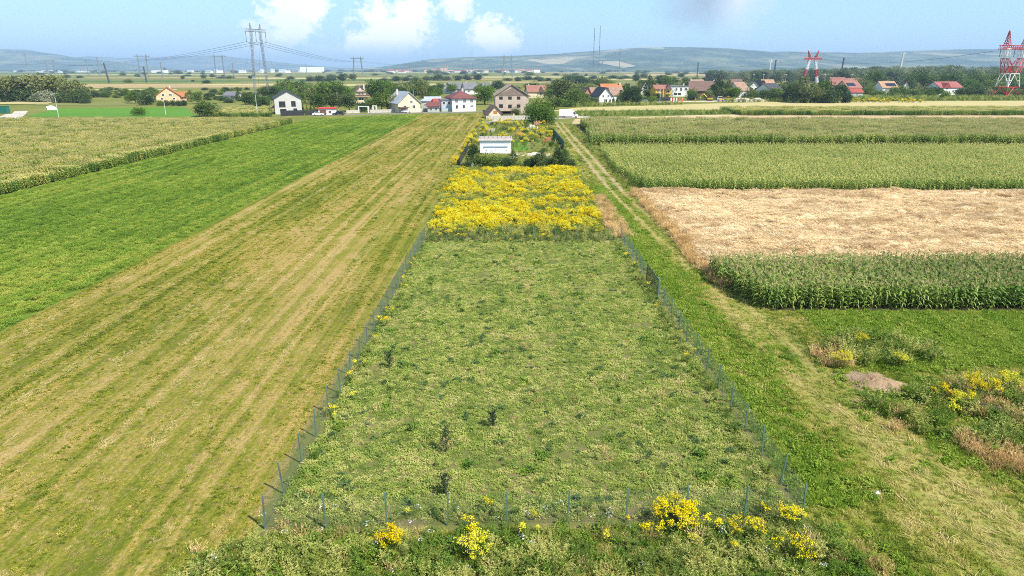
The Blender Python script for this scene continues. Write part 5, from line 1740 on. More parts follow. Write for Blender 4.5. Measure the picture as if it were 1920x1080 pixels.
low_wall(1214, 1256, 190.3, 189.2, 2.2, M_dpanel, 'dark panel fence in front of the yellow house', cat='fence', name='panel_fence', n=12)
portal_gate(673, 691, 212, 2.6, 'white portal gate with green bars below the chalet house')
portal_gate(700, 706, 210.5, 2.6, 'narrow white portal door at the street, right of the wide gate')
house(598, 628, 216, 204, 198, 6, 'flat', 8, W_white, M_red, [('f', .2, .5, 1.2, 1.0)], 'low white garage with red roof edge between the parked cars', cat='garage', name='garage', door=(-.22, 2.6, 2.2))


def chalet_extra(e, W, D, H, R):
    MB().add([(-W * .32, -.75, H + R * .42), (W * .32, -.75, H + R * .42), (0, 1.6, H + R + .5), (-W * .3, -.7, H + R * .36), (W * .3, -.7, H + R * .36), (0, 1.6, H + R + .3)], [(0, 1, 2), (5, 4, 3), (0, 3, 4, 1), (1, 4, 5, 2), (2, 5, 3, 0)]).build('hipped_end', R_beige, e)


house(664, 692, 194, 178, 161, 13, 'y', 18, W_cream, R_mauve, [('f', -.1, 1.05, 1.2, 1.7), ('f', .1, 1.05, 1.2, 1.7), ('f', 0, .55, 3.0, 1.6), ('f', -.35, .5, 1.0, 1.2), ('f', .35, .5, 1.0, 1.2)], 'chalet house with mauve-brown roof, clipped gable and balcony', balcony=(0, .84, 9.0, W_wood), chimney=(.3, .5), extra=chalet_extra)
house(746, 790, 211, 193, 172, 16, 'y', 28, W_cream, R_metal, [('f', .2, .6, 1.4, 1.4), ('f', -.2, .6, 1.4, 1.4), ('f', .1, 1.1, 1.2, 1.2), ('l', 0, .5, 1.4, 1.2)], 'old house with wide pale grey metal roof beside the street', chimney=(-.2, .6), extra=lambda e, W, D, H, R: MB().box(-W * .5, -W * .05, -2.5, -.02, H * .55, H * .6).box(-W * .48, -W * .46, -2.4, -2.2, 0, H * .549).build('porch', W_wood, e))
house(790, 806, 203, 190, 186, 10, 'shed', 0, W_grey, R_metal, [('f', 0, .5, 1.2, 1.0)], 'low grey lean-to beside the metal-roofed house', cat='shed', name='shed')
house(797, 826, 190, 187, 181, 9, 'x', 8, W_grey, R_metal, [('f', .2, .5, 1.2, 1.0)], 'flat grey metal roof between the old house and the white house', cat='shed', name='shed')
house(802, 824, 210, 199, 191, 6, 'x', 6, W_grey, R_mar, [('f', -.2, .5, 1.0, 1.0), ('f', .22, .5, 1.0, 1.0)], 'small shed with maroon roof left of the white hip-roofed house', cat='shed', name='shed')
house(814, 832, 202, 192, 185, 7, 'x', 10, W_white, R_red, [('f', 0, .5, 1.0, .9)], 'small shed with red roof behind the maroon-roofed shed', cat='shed', name='shed')
house(828, 848, 209, 188, 183, 8, 'flat', 12, W_blue, R_grey, [('f', -.25, .75, 1.4, 1.4), ('f', .2, .75, 1.4, 1.4)], 'grey-blue glazed porch on the left of the white hip-roofed house', cat='porch', name='porch')
house(848, 893, 209, 185, 169, 15, 'hip', 17, W_white, R_mar, [('f', -.32, .82, 1.3, 1.6), ('f', .02, .82, 1.3, 1.6), ('f', .32, .82, 1.3, 1.6), ('f', -.3, .36, 1.3, 1.8), ('f', .0, .38, 1.3, 1.8), ('f', .33, .42, 1.7, .6), ('l', -.2, .75, 1.4, 1.4), ('l', .2, .75, 1.4, 1.4), ('l', 0, .35, 1.4, 1.4)], 'two-storey white house with maroon hip roof by the street', chimney=(.1, .5))
house(829, 850, 176, 167, 155, 16, 'y', -8, W_blue, R_grey, [('f', 0, .6, 1.6, 1.6)], 'left one of the twin grey-roofed houses, bluish wall')
house(851, 868, 175, 166, 155, 11, 'x', -4, W_blue, R_grey, [('f', 0, .6, 1.4, 1.4)], 'grey roofed link between the twin houses', cat='annex', name='house_annex')
house(872, 896, 177, 167, 155, 16, 'x', 14, W_white, R_grey, [('r', 0, .7, 1.6, 1.8), ('f', -.2, .6, 1.4, 1.4)], 'right one of the twin grey-roofed houses, white gable', chimney=(-.2, .6))


def pink_extra(e, W, D, H, R):
    MB().prism([(-W / 2 + .3, H * .985), (W / 2 - .3, H * .985), (0, H + R - .6), (0, H + R - 1.3)], -.12, -.006).build('gable_shade_band', plain('gable_shade', (.24, .18, .15), .9, .2), e)  # shadow of the eaves on the gable, put in as a dark coloured panel
    MB().box(W / 2, W / 2 + 1.2, D * .05, D * .3, H * .93, H * .97).build('gutter_ledge', W_wood, e)


house(929, 991, 213, 179, 157.5, 22, 'y', 3, W_pink, R_beige, [('f', -.33, .86, 1.5, 1.2), ('f', -.06, .86, 1.5, 1.2), ('f', .2, .86, 1.5, 1.2), ('f', -.33, .42, 1.6, 1.5), ('f', -.06, .40, 1.5, 1.5), ('f', .2, .42, 1.5, 1.3), ('r', -.2, .8, 1.5, 1.3), ('r', .2, .8, 1.5, 1.3)], 'big unfinished pinkish house with wide gable behind the hut', fm=M_dframe, extra=pink_extra)


def hut_extra(e, W, D, H, R):
    MB().box(-.75, .75, -.06, -.01, H * .95, H * 1.55).build('shutter', plain('orange_wood', (.45, .16, .05), .6), e)
    MB().box(W / 2 + .02, W / 2 + 5.0, D * .1, D * .9, 0, H * .9).build('side_wing', W_peach, e)
    MB().add([(W / 2 - .2, -.3, H * 1.4), (W / 2 + 5.2, -.3, H * 1.4), (W / 2 + 5.2, D * .9, H * .88), (W / 2 - .2, D * .9, H * .88), (W / 2 - .2, -.3, H * 1.5), (W / 2 + 5.2, -.3, H * 1.5), (W / 2 + 5.2, D * .9, H * .98), (W / 2 - .2, D * .9, H * .98)], [(3, 2, 1, 0), (4, 5, 6, 7), (0, 1, 5, 4), (1, 2, 6, 5), (2, 3, 7, 6), (3, 0, 4, 7)]).build('wing_roof', R_brown, e)


house(916, 942, 223, 213, 198, 8, 'y', 14, W_cream, R_brown, [], 'small cream garden house with brown roof and orange shutter', cat='garden house', name='garden_house', extra=hut_extra)
house(990, 1024, 183, 172, 160, 13, 'x', 8, W_cream, R_pink, [('f', .22, .6, 1.8, 1.8), ('r', 0, .6, 1.5, 1.5)], 'house with faded red roof right behind the big pink house', chimney=(-.4, .5), extra=lambda e, W, D, H, R: MB().prism([(W * .05, H - .3), (W * .42, H - .3), (W * .235, H + 3.0)], -.9, D * .4).build('dormer', R_brown, e))
house(905, 922, 172, 163, 156, 9, 'x', 0, W_white, R_grey, [('f', 0, .5, 1.4, 1.2)], 'small grey roof peeping out behind the big pink house')
house(1094, 1110, 189, 178, 164, 15, 'y', 12, W_brick, R_brown, [('f', 0, .6, 1.2, 1.2)], 'raw brick gable house with dark brown roof behind bushes')
house(1108, 1122, 186, 176, 164, 12, 'x', 0, W_brick, R_pbrown, [('f', .1, .5, 1.6, 1.4)], 'brown-roofed wing of the raw brick house', cat='annex', name='house_annex', chimney=(.4, .3))
house(1123, 1148, 195, 180, 164, 16, 'y', 10, W_white, R_anth, [('f', -.2, .98, 1.1, 1.3), ('f', .2, .98, 1.1, 1.3), ('f', 0, .4, 2.0, 2.0), ('f', .33, .4, 1.4, 1.8)], 'white gable house with dark roof behind a conifer hedge')
house(1146, 1170, 190, 178, 163, 13, 'x', 8, W_white, R_pbrown, [('f', .0, .6, 1.4, 1.4), ('f', .3, .6, 1.4, 1.4)], 'pale brown roofed wing right of the white gable house', cat='annex', name='house_annex', extra=lambda e, W, D, H, R: MB().prism([(W * .1, H - .2), (W * .5, H - .2), (W * .3, H + 2.8)], -.9, D * .4).build('dormer', R_brown, e))
house(1130, 1168, 184, 172, 157, 14, 'x', 8, W_white, R_orange, [('f', 0, .5, 1.4, 1.4)], 'house with orange-red roof behind the white gable house', chimney=(.45, .4))
house(1202, 1222, 177, 167, 151, 12, 'y', -10, W_white, R_grey, [('f', 0, .6, 1.4, 1.4)], 'grey-roofed gable house left behind the tall poplar')


def yellow_extra(e, W, D, H, R):
    MB().prism([(W * .1, H - .3), (W * .56, H - .3), (W * .33, H + 2.6)], -1.6, D * .3).build('dormer_roof', R_brown, e)
    MB().box(W * .12, W * .52, -1.4, -.02, H * .48, H * .54).build('balcony', W_yellow, e)
    MB().box(-W * .02, W * .02, -.9, -.5, 0, H).build('pillar', M_conc, e)


house(1228, 1257, 185, 167, 159, 11, 'x', 6, W_yellow, R_pink, [('f', -.35, .75, 1.2, 1.5), ('f', -.15, .75, 1.2, 1.5), ('f', .3, .75, 2.2, 1.6), ('f', -.3, .28, 1.3, 1.6), ('f', .25, .28, 1.6, 1.8)], 'yellow two-storey house with faded red roof and balcony', extra=yellow_extra)
house(1240, 1290, 181, 162, 159, 16, 'flat', 2, W_white, R_grey, [('f', -.2, .72, 1.8, 2.6), ('f', .05, .72, 1.4, 2.6), ('f', .22, .72, 1.4, 2.6), ('f', .4, .72, 1.8, 2.0), ('f', .1, .25, 6.0, 1.6)], 'long white modern house with flat grey roof', chimney=(.45, .6))
house(1292, 1338, 181, 170, 152, 16, 'x', -12, W_wood, R_brown, [('f', -.2, .5, 1.4, 1.2)], 'wide dark house with brown roof right of the long white house')
house(1298, 1322, 170, 160, 149, 16, 'x', 4, W_cream, R_pbrown, [('f', 0, .6, 1.4, 1.4)], 'pale brown roof behind the wide dark house', chimney=(-.5, .4))
house(1330, 1346, 170, 158, 147, 14, 'y', 6, W_white, R_anth, [('f', 0, .7, 1.6, 1.6)], 'small white gable with dark roof behind the poplars')
house(1384, 1407, 183, 170, 154, 14, 'x', 22, W_white, R_pbrown, [('r', -.15, .55, 1.4, 1.6), ('r', .15, .55, 1.4, 1.6)], 'white-gabled house with long brown roof right of the poplars')
house(1372, 1392, 170, 160, 148, 12, 'x', 0, W_cream, R_brown, [('f', 0, .6, 1.4, 1.2)], 'brown roof behind the poplars')
house(1404, 1422, 175, 163, 153, 14, 'y', -6, W_white, R_grey, [('f', -.2, .7, 1.6, 1.6), ('f', .2, .7, 1.6, 1.6)], 'white house with two dark upper windows and grey roof')
house(1420, 1440, 174, 165, 151, 12, 'y', 8, W_wood, R_anth, [('f', 0, .5, 1.4, 1.2)], 'dark-gabled house right of the white one with two windows')
house(1430, 1452, 168, 159, 149, 12, 'x', 0, W_cream, R_tan, [('f', 0, .5, 1.4, 1.2)], 'tan tiled roof behind the dark-gabled house')
house(1440, 1468, 181, 168, 156, 14, 'x', 24, W_white, R_anth, [('r', -.12, .5, 1.4, 1.6), ('r', .2, 1.0, 1.0, 1.2)], 'white house with dark blue-grey roof right of the bush row')
house(1470, 1490, 168, 161, 154, 11, 'x', 0, W_cream, R_tan, [('f', 0, .5, 1.4, 1.2)], 'tan roof left of the dark grove')
house(1557, 1582, 172, 159, 145, 14, 'x', -14, W_cream, R_pink, [('f', -.2, .6, 1.4, 1.4)], 'large house with faded red roof right of the banded pylon')
house(1584, 1622, 160, 153, 147, 10, 'x', 0, W_grey, R_pink, [('f', .2, .5, 1.4, 1.0)], 'long low faded red roof behind the solar-roofed house')


def solar(x0, x1):
    def f(e, W, D, H, R):
        s = R / (D / 2); a = math.atan(s); cell = MB().box(.01, .97, .0, 1.6, 0, .05).mesh('solar_panel', plain('solar_cell', (.02, .025, .05), .2, .1, spec=.6))
        n = max(2, int((x1 - x0) * W))
        for i in range(n):
            for j in range(2):
                y = D * .08 + j * 1.65 * math.cos(a)
                link('solar_panel', cell, e, (x0 * W + i, y, H + y * s + .42), (a, 0, 0))
    return f


house(1585, 1616, 179, 164, 151, 12, 'x', 16, W_peach, R_pink, [('r', 0, .6, 1.4, 1.6), ('f', -.2, .4, 1.4, 1.4)], 'peach house with solar panels on its red roof', extra=solar(-.45, .2))
house(1594, 1618, 183, 173, 166, 7, 'x', 8, W_grey, R_red, [('f', 0, .5, 1.2, 1.0)], 'small building with bright red roof in front of the solar house', cat='shed', name='shed')
house(1652, 1682, 177, 164, 152, 12, 'x', 6, W_white, R_tan, [('f', -.25, .6, 1.4, 1.3), ('f', .2, .6, 1.4, 1.3)], 'white house with tan roof and a row of solar panels', extra=solar(-.2, .48))
house(1657, 1678, 157, 150, 145, 9, 'x', 0, W_cream, R_orange, [('f', 0, .5, 1.2, 1.0)], 'orange roof far behind the tan solar-roofed house')
house(1691, 1703, 173, 163, 153, 10, 'y', -10, W_white, R_brown, [('f', 0, .6, 1.2, 1.3)], 'small white gable with brown roof among shrubs')


def red_extra(e, W, D, H, R):
    MB().prism([(-W * .42, H - .4), (-W * .04, H - .4), (-W * .23, H + 3.4)], -1.3, D * .4).build('cross_gable_roof', R_red, e)
    MB().prism([(-W * .38, 0), (-W * .08, 0), (-W * .08, H), (-W * .23, H + 2.7), (-W * .38, H)], -.9, -.02).build('cross_gable', W_white, e)
    put_window(e, 'f', -.23, H * .95, 1.4, 1.8, W, D, M_dframe).location.y = -.91


house(1757, 1806, 178, 164, 153, 14, 'x', 12, W_white, roof_mat('rose_red_tile', (.30, .10, .09)), [('f', -.28, .3, 1.2, 1.4), ('f', .1, .5, 1.3, 1.6), ('f', .3, .5, 1.3, 1.6), ('r', 0, .5, 1.4, 1.6), ('r', .2, .9, 1.2, 1.4)], 'white house with rose-red roof and cross gable near the right end', extra=red_extra)
# far town and works on the plain
house(563, 605, 135.5, 125.5, 124, 40, 'flat', 0, plain('white_cladding', (.85, .86, .88)), plain('white_cladding', (.85, .86, .88)), [], 'long white warehouse far out on the plain', cat='warehouse', name='warehouse')
house(284, 311, 136.5, 131.5, 131, 30, 'flat', 0, W_white, W_white, [], 'low white hall on the left of the plain', cat='warehouse', name='warehouse')
TOWN = 'buildings of the far town'
rt = np.random.default_rng(9)
for i in range(46):
    u = rt.uniform(725, 1002) if i < 34 else rt.uniform(330, 560); w = rt.uniform(5, 15); v = rt.uniform(134.6, 137.2); h = rt.uniform(2.2, 5.0)
    house(u, u + w, v, v - h, v - h - rt.uniform(1, 2.5), 20, 'x', rt.uniform(-15, 15), random.choice([W_white, W_white, W_cream]), random.choice([R_red, R_pink, R_red, R_tan, R_metal]) if i < 34 else R_metal, [], 'pale building with small roof in the far town under the hills', cat='building', name='town_building', group=TOWN)
house(826, 838, 136, 127, 125, 25, 'flat', 0, W_peach, R_red, [], 'tallest far works block in the town below the hill', cat='building', name='works_building')
for u, v0 in ((833, 121), (839, 122)):
    p = at(u, 136); MB().path([p, p + Vector((0, 0, height_at(p, v0)))], [3.0, 2.0], 8).build('factory_chimney', plain('stack_brick', (.35, .2, .17)))
    tag(COL.objects[-1], 'slim far factory chimney above the town', 'chimney', 'far factory chimneys')
for i in range(14):
    u = rt.uniform(5, 190); v = rt.uniform(134, 136.5)
    house(u, u + rt.uniform(6, 12), v, v - 2, v - 3, 16, 'x', 0, W_white, R_metal, [], 'small pale building at the far left edge of the plain', cat='building', name='far_building', group='pale buildings on the far left')

# ------------------------------------------------------------------ pylons, masts and wires
M_steel = plain('galvanised_steel', (.20, .22, .24), .6, .15, .3)
M_rust = plain('pylon_red', (.42, .03, .035), .6, .15, .3)
M_pwhite = plain('pylon_white', (.72, .72, .72), .6, .08, .3)
M_dark = plain('dark_steel_far', (.07, .08, .09), .7, .1)


def lattice(mb, a, b, w0, w1, n, r, rb, mi=0):
    """square lattice column from a to b"""
    a, b = Vector(a), Vector(b); d = (b - a).normalized(); x = Vector((1, 0, 0)) if abs(d.x) < .8 else Vector((0, 0, 1)); x = (x - d * x.dot(d)).normalized(); y = d.cross(x)
    def ring(t):
        p = a.lerp(b, t); w = (w0 + (w1 - w0) * t) / 2
        return [p + x * sx * w + y * sy * w for sx, sy in ((-1, -1), (1, -1), (1, 1), (-1, 1))]
    prev = ring(0)
    for k in range(1, n + 1):
        cur = ring(k / n)
        for q in range(4):
            mb.bar(prev[q], cur[q], r, mi=mi)
            mb.bar(prev[q], cur[(q + 1) % 4], rb, n=3, mi=mi)
            mb.bar(cur[q], cur[(q + 1) % 4], rb, n=3, mi=mi)
        prev = cur


def portal_pylon(u, v, vt, beam, rz, top, base, label, r=.16, mw=1.3, ins=True, group=None, guys=True, drop=.78):
    """two lattice masts joined by a crossbeam, with earth-wire peaks and hanging insulators"""
    p = at(u, v); H = height_at(p, vt); e = empty('power_pylon', p, math.radians(rz)); hb = H * .9
    for s in (-1, 1):
        mb = MB(); lattice(mb, (s * base / 2, 0, 0), (s * top / 2, 0, hb), mw, mw * .95, 18, r, r * .6); mb.build('mast', M_steel, e)
        mb = MB(); lattice(mb, (s * top / 2, 0, hb + .6), (s * (top / 2 + .6), 0, H), mw, .2, 4, r * .8, r * .5); mb.build('peak', M_steel, e)
    mb = MB(); lattice(mb, (-beam / 2, 0, hb + .3), (beam / 2, 0, hb + .3), 1.5, 1.5, 9, r, r * .6); mb.build('crossbeam', M_steel, e)
    il = H * .14
    if ins:
        for x in (-beam / 2, 0, beam / 2):
            mb = MB(); mb.path([(x, 0, hb - .4), (x, 0, hb - .4 - il)], [r * 1.1, r * 1.1], 6); mb.build('insulator', M_dark, e)
    if guys:
        for s in (-1, 1):
            for t in (-1, 1):
                MB().bar((s * top / 2, 0, hb * .9), (s * (base / 2 + 2), t * 14, 0), .04, n=3).build('guy_wire', M_dark, e)
    tag(e, label, 'pylon', group)
    rzr = math.radians(rz)
    ends = [p + Vector((x * math.cos(rzr), x * math.sin(rzr), hb - .4 - il)) for x in (-beam / 2, 0, beam / 2)]
    return ends


PA = portal_pylon(492, 181, 44, 16.5, 60, 7.4, 12.0, 'tall steel pylon with two lattice masts above the modern house', r=.13, mw=1.25)
PB = portal_pylon(272, 147, 101, 30, 15, 16, 14, 'two-mast pylon on the plain left of the tall steel one', r=.3, mw=1.8, ins=False)
PC = portal_pylon(414, 147, 101, 30, 12, 15, 17, 'two-mast pylon close left behind the tall steel one', r=.3, mw=1.8, ins=False)
PD = portal_pylon(672, 144, 105.5, 34, -8, 18, 26, 'two-mast pylon standing before the white cumulus', r=.38, mw=2.2, ins=False)
PE = portal_pylon(952, 145, 102.5, 30, 6, 16, 22, 'two-mast pylon in front of the hills near the middle', r=.35, mw=2.0, ins=False)
PF = portal_pylon(98, 143, 111, 34, 10, 18, 16, 'faint two-mast pylon on the far left plain', r=.3, mw=1.8, ins=False)


def wire(a, b, sag, label, r=.07, group=None):
    mb = MB(); n = 22
    pts = [Vector(a).lerp(Vector(b), i / n) + Vector((0, 0, -sag * 4 * (i / n) * (1 - i / n))) for i in range(n + 1)]
    mb.path(pts, [r * (1 + .0006 * q.length) for q in pts], 4)
    tag(mb.build('power_line', M_dark), label, 'wire', group or 'power lines')


far1 = at(890, 140)
for i in range(3):
    w3 = ('left', 'middle', 'right')[i]
    wire(PA[i], PD[i], 5, '%s cable from the tall pylon towards the cumulus pylon' % w3, .09)
    wire(PD[i], (far1.x + i * 20, far1.y, 38), 10, '%s cable running on from the cumulus pylon to the town' % w3, .06)
    wire(PA[i], PB[i], 3, '%s cable from the tall pylon to the left plain' % w3, .08)
    wire(PB[i], PF[i], 8, '%s cable between the two leftmost two-mast pylons' % w3, .06)
    wire(PF[i], PF[i] + Vector((-900, 120, 2)), 8, '%s cable leaving the frame on the left' % w3, .06)
    wire(PC[i], PD[i] + Vector((0, 300, -8)), 8, '%s thin cable behind the tall pylon' % w3, .04)


def red_pylon():
    """Y-shaped lattice tower in red and white bands"""
    p = at(1884, 184.5); e = empty('power_pylon', p, math.radians(26)); H = height_at(p, 58); z = lambda f: f * H
    w0, w1 = 15.0, 9.5
    lv = [(0, 15.5), (.175, 12.0), (.37, 9.6)]
    def ring(h, w, d=None): d = d or w * .62; return [Vector((-w / 2, -d / 2, h)), Vector((w / 2, -d / 2, h)), Vector((w / 2, d / 2, h)), Vector((-w / 2, d / 2, h))]
    def section(name, r0, r1, mat, n=1, rr=.3):
        mb = MB()
        for q in range(4):
            a0, a1, b0, b1 = r0[q], r1[q], r0[(q + 1) % 4], r1[(q + 1) % 4]
            mb.bar(a0, a1, rr); mb.bar(a1, b1, rr * .8)
            m = (a1 + b1) / 2; mb.bar(a0, m, rr * .7); mb.bar(b0, m, rr * .7)
            mb.bar((a0 + m) / 2, (a0 + a1) / 2, rr * .4); mb.bar((b0 + m) / 2, (b0 + b1) / 2, rr * .4)
        mb.build(name, mat, e)
    section('leg_section', ring(0, 15.5), ring(z(.17), 12.5), M_rust, rr=.28)
    section('leg_section', ring(z(.172), 12.5), ring(z(.37), 10), M_pwhite, rr=.25)
    wst = ring(z(.372), 10)
    for s in (-1, 1):
        def cring(f, w): return ring(z(f), w)
        cx = lambda f: s * (2.6 + 6.6 * (f - .372) / .248)
        base = [Vector((cx(.372) + x, y, z(.374))) for x, y in ((-2.4, -3), (2.4, -3), (2.4, 3), (-2.4, 3))]
        mid = [Vector((cx(.60) + x, y, z(.60))) for x, y in ((-1.7, -1.7), (1.7, -1.7), (1.7, 1.7), (-1.7, 1.7))]
        up = [Vector((cx(.62) + x, y, z(.74))) for x, y in ((-1.7, -1.7), (1.7, -1.7), (1.7, 1.7), (-1.7, 1.7))]
        h1 = [(a + b) / 2 for a, b in zip(base, mid)]
        section('column', base, h1, M_rust, rr=.2); section('column', h1, mid, M_rust, rr=.2)
        section('column', [q + Vector((0, 0, .05)) for q in mid], up, M_pwhite, rr=.18)
        mb = MB(); lattice(mb, (cx(.62), 0, z(.78)), (cx(.62) + s * .6, 0, H), 3.0, .25, 6, .2, .13); mb.build('peak', M_rust, e)
    mb = MB(); lattice(mb, (-16, 0, z(.76)), (16, 0, z(.76)), 2.2, 2.2, 14, .2, .14); mb.build('crossbeam', M_rust, e)
    for x in (-15, 0, 15): MB().path([(x, 0, z(.74)), (x, 0, z(.74) - 5)], .18, 6).build('insulator', M_dark, e)
    tag(e, 'large red and white banded lattice pylon cut by the right edge', 'pylon')


red_pylon()


def banded_pylon():
    p = at(1518, 156); e = empty('power_pylon', p, math.radians(8)); H = height_at(p, 95)
    for s in (-1, 1):
        mats = [(0, .2, M_pwhite), (.2, .42, M_rust), (.42, .72, M_pwhite)]
        for f0, f1, m in mats:
            mb = MB(); x = lambda f: s * (11 - 9.4 * f); lattice(mb, (x(f0), 0, f0 * H + .05), (x(f1), 0, f1 * H), 2.8, 2.4, 4, .36, .24); mb.build('leg', m, e)
        mb = MB(); lattice(mb, (s * 4.0, 0, H * .78), (s * 7.5, 0, H), 2.4, .3, 5, .34, .22); mb.build('peak', M_rust, e)
    mb = MB(); lattice(mb, (-12, 0, H * .75), (12, 0, H * .75), 2.4, 2.4, 9, .4, .3); mb.build('crossbeam', M_rust, e)
    tag(e, 'smaller red and white banded pylon above the dark grove', 'pylon')
    return p + Vector((-12, 0, H * .73)), p + Vector((12, 0, H * .73))


b0, b1 = banded_pylon()
rp = at(1884, 184.5)
wire(b1, rp + Vector((-13, 0, 29)), 6, 'cable between the banded pylon and the large red pylon', .08)
wire(b0, b0 + Vector((-330, 120, 4)), 14, 'cable leaving the banded pylon to the left', .08)


def mast(u, v, vt, r, label, cat='mast', mat=None, lat=True, arms=0, name='mast', group=None, tiltx=0):
    p = at(u, v); H = height_at(p, vt); e = empty(name, p); mb = MB()
    if lat: lattice(mb, (0, 0, 0), (tiltx, 0, H), r * 6, r * 3.5, 14, r, r * .6)
    else: mb.path([(0, 0, 0), (tiltx * .5, 0, H * .5), (tiltx, 0, H)], [r, r * .85, r * .7], 6)
    mb.build('shaft', mat or M_steel, e)
    for k in range(arms):
        z = H * (1 - .07 * (k + .5)); w = H * .1
        MB().bar((tiltx - w, 0, z), (tiltx + w, 0, z), r * .8).build('arm', mat or M_steel, e)
    return tag(e, label, cat, group)


def banded_mast(u, v, vt, r, label):
    p = at(u, v); H = height_at(p, vt); e = empty('radio_mast', p); n = 7
    for i in range(n):
        mb = MB(); lattice(mb, (0, 0, H * i / n + .05), (0, 0, H * (i + 1) / n), r * 4, r * 4, 3, r, r * .7)
        mb.build('section', M_dark if i % 2 else M_steel, e)
    tag(e, label, 'radio mast')


banded_mast(1112, 137, 52, .55, 'left one of the two tall thin radio masts before the hills')
banded_mast(1122.5, 137, 48, .55, 'right and taller one of the two tall thin radio masts')
banded_mast(1161, 137, 90, .5, 'shorter thin radio mast right of the tall pair')
mast(1129, 138, 113, .5, 'small lattice pylon right of the two tall masts', 'pylon', arms=3, name='power_pylon')
mast(205, 156, 118, .28, 'dark leaning lattice pylon on the stubble at the left', 'pylon', M_dark, tiltx=-3.0, name='power_pylon')
mast(275, 155, 125, .26, 'dark lattice pylon below the left two-mast pylon', 'pylon', M_dark, arms=1, name='power_pylon', tiltx=-1)
mast(54, 140, 99, .45, 'faint tall pylon behind the willow grove', 'pylon', arms=3, name='power_pylon')
mast(187, 141, 107, .4, 'faint pylon with arms left of the left two-mast pylon', 'pylon', arms=3, name='power_pylon')
mast(305, 146, 116, .35, 'faint white-footed pylon right of the left two-mast pylon', 'pylon', arms=2, name='power_pylon')
mast(166, 141, 112, .4, 'farthest faint pylon on the left plain', 'pylon', arms=2, name='power_pylon')
mast(439, 146, 118, .3, 'thin pylon just left of the tall steel one', 'pylon', arms=2, name='power_pylon')
mast(575, 137, 119, .5, 'thin pylon in front of the white warehouse', 'pylon', arms=2, name='power_pylon')
mast(769, 140, 118, .4, 'thin pylon over the far town, left', 'pylon', arms=3, name='power_pylon')
mast(887, 140, 119, .4, 'thin pylon over the far town, right', 'pylon', arms=3, name='power_pylon')
mast(1307, 146, 117, .35, 'thin lattice pylon before the pale hillside fields', 'pylon', M_dark, arms=1, name='power_pylon')
mast(1441, 152, 112, .3, 'pale lattice pylon, left of a pair, over the right village', 'pylon', M_pwhite, arms=2, name='power_pylon')
mast(1449, 152, 112, .3, 'dark lattice pylon, right of a pair, over the right village', 'pylon', M_dark, name='power_pylon', tiltx=1.5)
mast(1574, 153, 108, .3, 'dark leaning lattice pylon right of the banded pylon', 'pylon', M_dark, name='power_pylon', tiltx=2.0)
mast(1682, 155, 98, .34, 'pale lattice pylon above the wood near the right end', 'pylon', M_pwhite, name='power_pylon', tiltx=2.5, arms=1)
M_pole = plain('concrete_pole', (.55, .55, .54), .8, .1)
for u, v, vt, lb in ((110, 219, 182, 'pale thin pole at the left edge of the young green crop'), (311, 216, 183, 'pale thin pole on the young green crop below the orange roof'), (483, 218, 178, 'pale thin pole at the corn edge below the tall pylon'),
                     (634, 207, 172, 'concrete street pole left of the chalet house'), (776, 206, 167, 'concrete street pole right of the metal-roofed house'), (1063, 189, 160, 'pale street pole before the broad olive tree'), (1181, 186, 157, 'yellowish street pole behind the dark round tree'), (1290, 187, 158, 'white street pole at the right end of the long white house'), (1237, 192, 167, 'thin grey street pole in front of the yellow house'), (1150, 193, 176, 'thin pole before the white gable house')):
    mast(u, v, vt, .11, lb, 'pole', M_pole, lat=False, arms=0, name='street_pole')
for u in (1412, 1430, 1472, 1545, 1595, 1620, 1746, 1777, 1804, 1851):
    mast(u, 160, 139, .16, 'pale railway pole in the row along the riverside wood', 'pole', M_pole, lat=False, arms=1, name='railway_pole', group='railway poles along the riverside wood')

# ------------------------------------------------------------------ vehicles
M_tyre = plain('tyre', (.02, .02, .02), .9, .1)
M_rim = plain('rim', (.35, .35, .36), .4, .1, metal=.5)


def wheel(e, x, y, r=.33, w=.22):
    t = MB().path([(0, -w / 2, 0), (0, w / 2, 0)], r, 14).build('wheel', M_tyre, e, loc=(x, y, r))
    MB().path([(0, -w / 2 - .015, 0), (0, w / 2 + .015, 0)], r * .6, 10).build('rim', M_rim, t)


def car(u, v, rz, paint, label, L=4.3, Wd=1.8, Hh=1.5, wagon=False):
    e = empty('parked_car', at(u, v), math.radians(rz)); h = L / 2
    low = [(-h, .32), (h, .32), (h + .02, .6), (h - .12, .78), (h * .52, .95), (-h * .98, .98), (-h - .02, .65)]
    MB().prism(low, -Wd / 2, Wd / 2).build('body', paint, e)
    back = -h * .93 if wagon else -h * .72
    cab = [(h * .5, .945), (h * .14, Hh), (back + .35, Hh), (back, .97)]
    w2 = Wd / 2 - .12
    MB().prism(cab, -w2, w2).build('cabin', paint, e)
    mb = MB()
    for s in (-1, 1):
        q = [(h * .40, 1.0), (h * .13, Hh - .1), (back + .42, Hh - .1), (back + .2, 1.02)]
        vs = [(x, s * (w2 + .01), z) for x, z in q]; mb.add(vs, [(0, 1, 2, 3)])
    mb.build('side_windows', M_glass, e)
    n = Vector((.55, 0, .36)).normalized()
    MB().add([(h * .49 + .02, -w2 * .9, .99), (h * .49 + .02, w2 * .9, .99), (h * .16 + .03, w2 * .85, Hh - .06), (h * .16 + .03, -w2 * .85, Hh - .06)], [(0, 1, 2, 3)]).build('windscreen', M_glass, e)
    for x in (-h * .6, h * .6):
        for y in (-Wd / 2 + .08, Wd / 2 - .08): wheel(e, x, y)
    for y in (-Wd / 2 + .3, Wd / 2 - .3):
        MB().box(h - .06, h + .03, y - .18, y + .18, .58, .72).build('headlight', plain('headlight_glass', (.8, .8, .75), .2), e)
        MB().box(-h - .03, -h + .03, y - .15, y + .15, .68, .86).build('tail_light', plain('tail_light_red', (.4, .02, .02), .3), e)
    return tag(e, label, 'car')


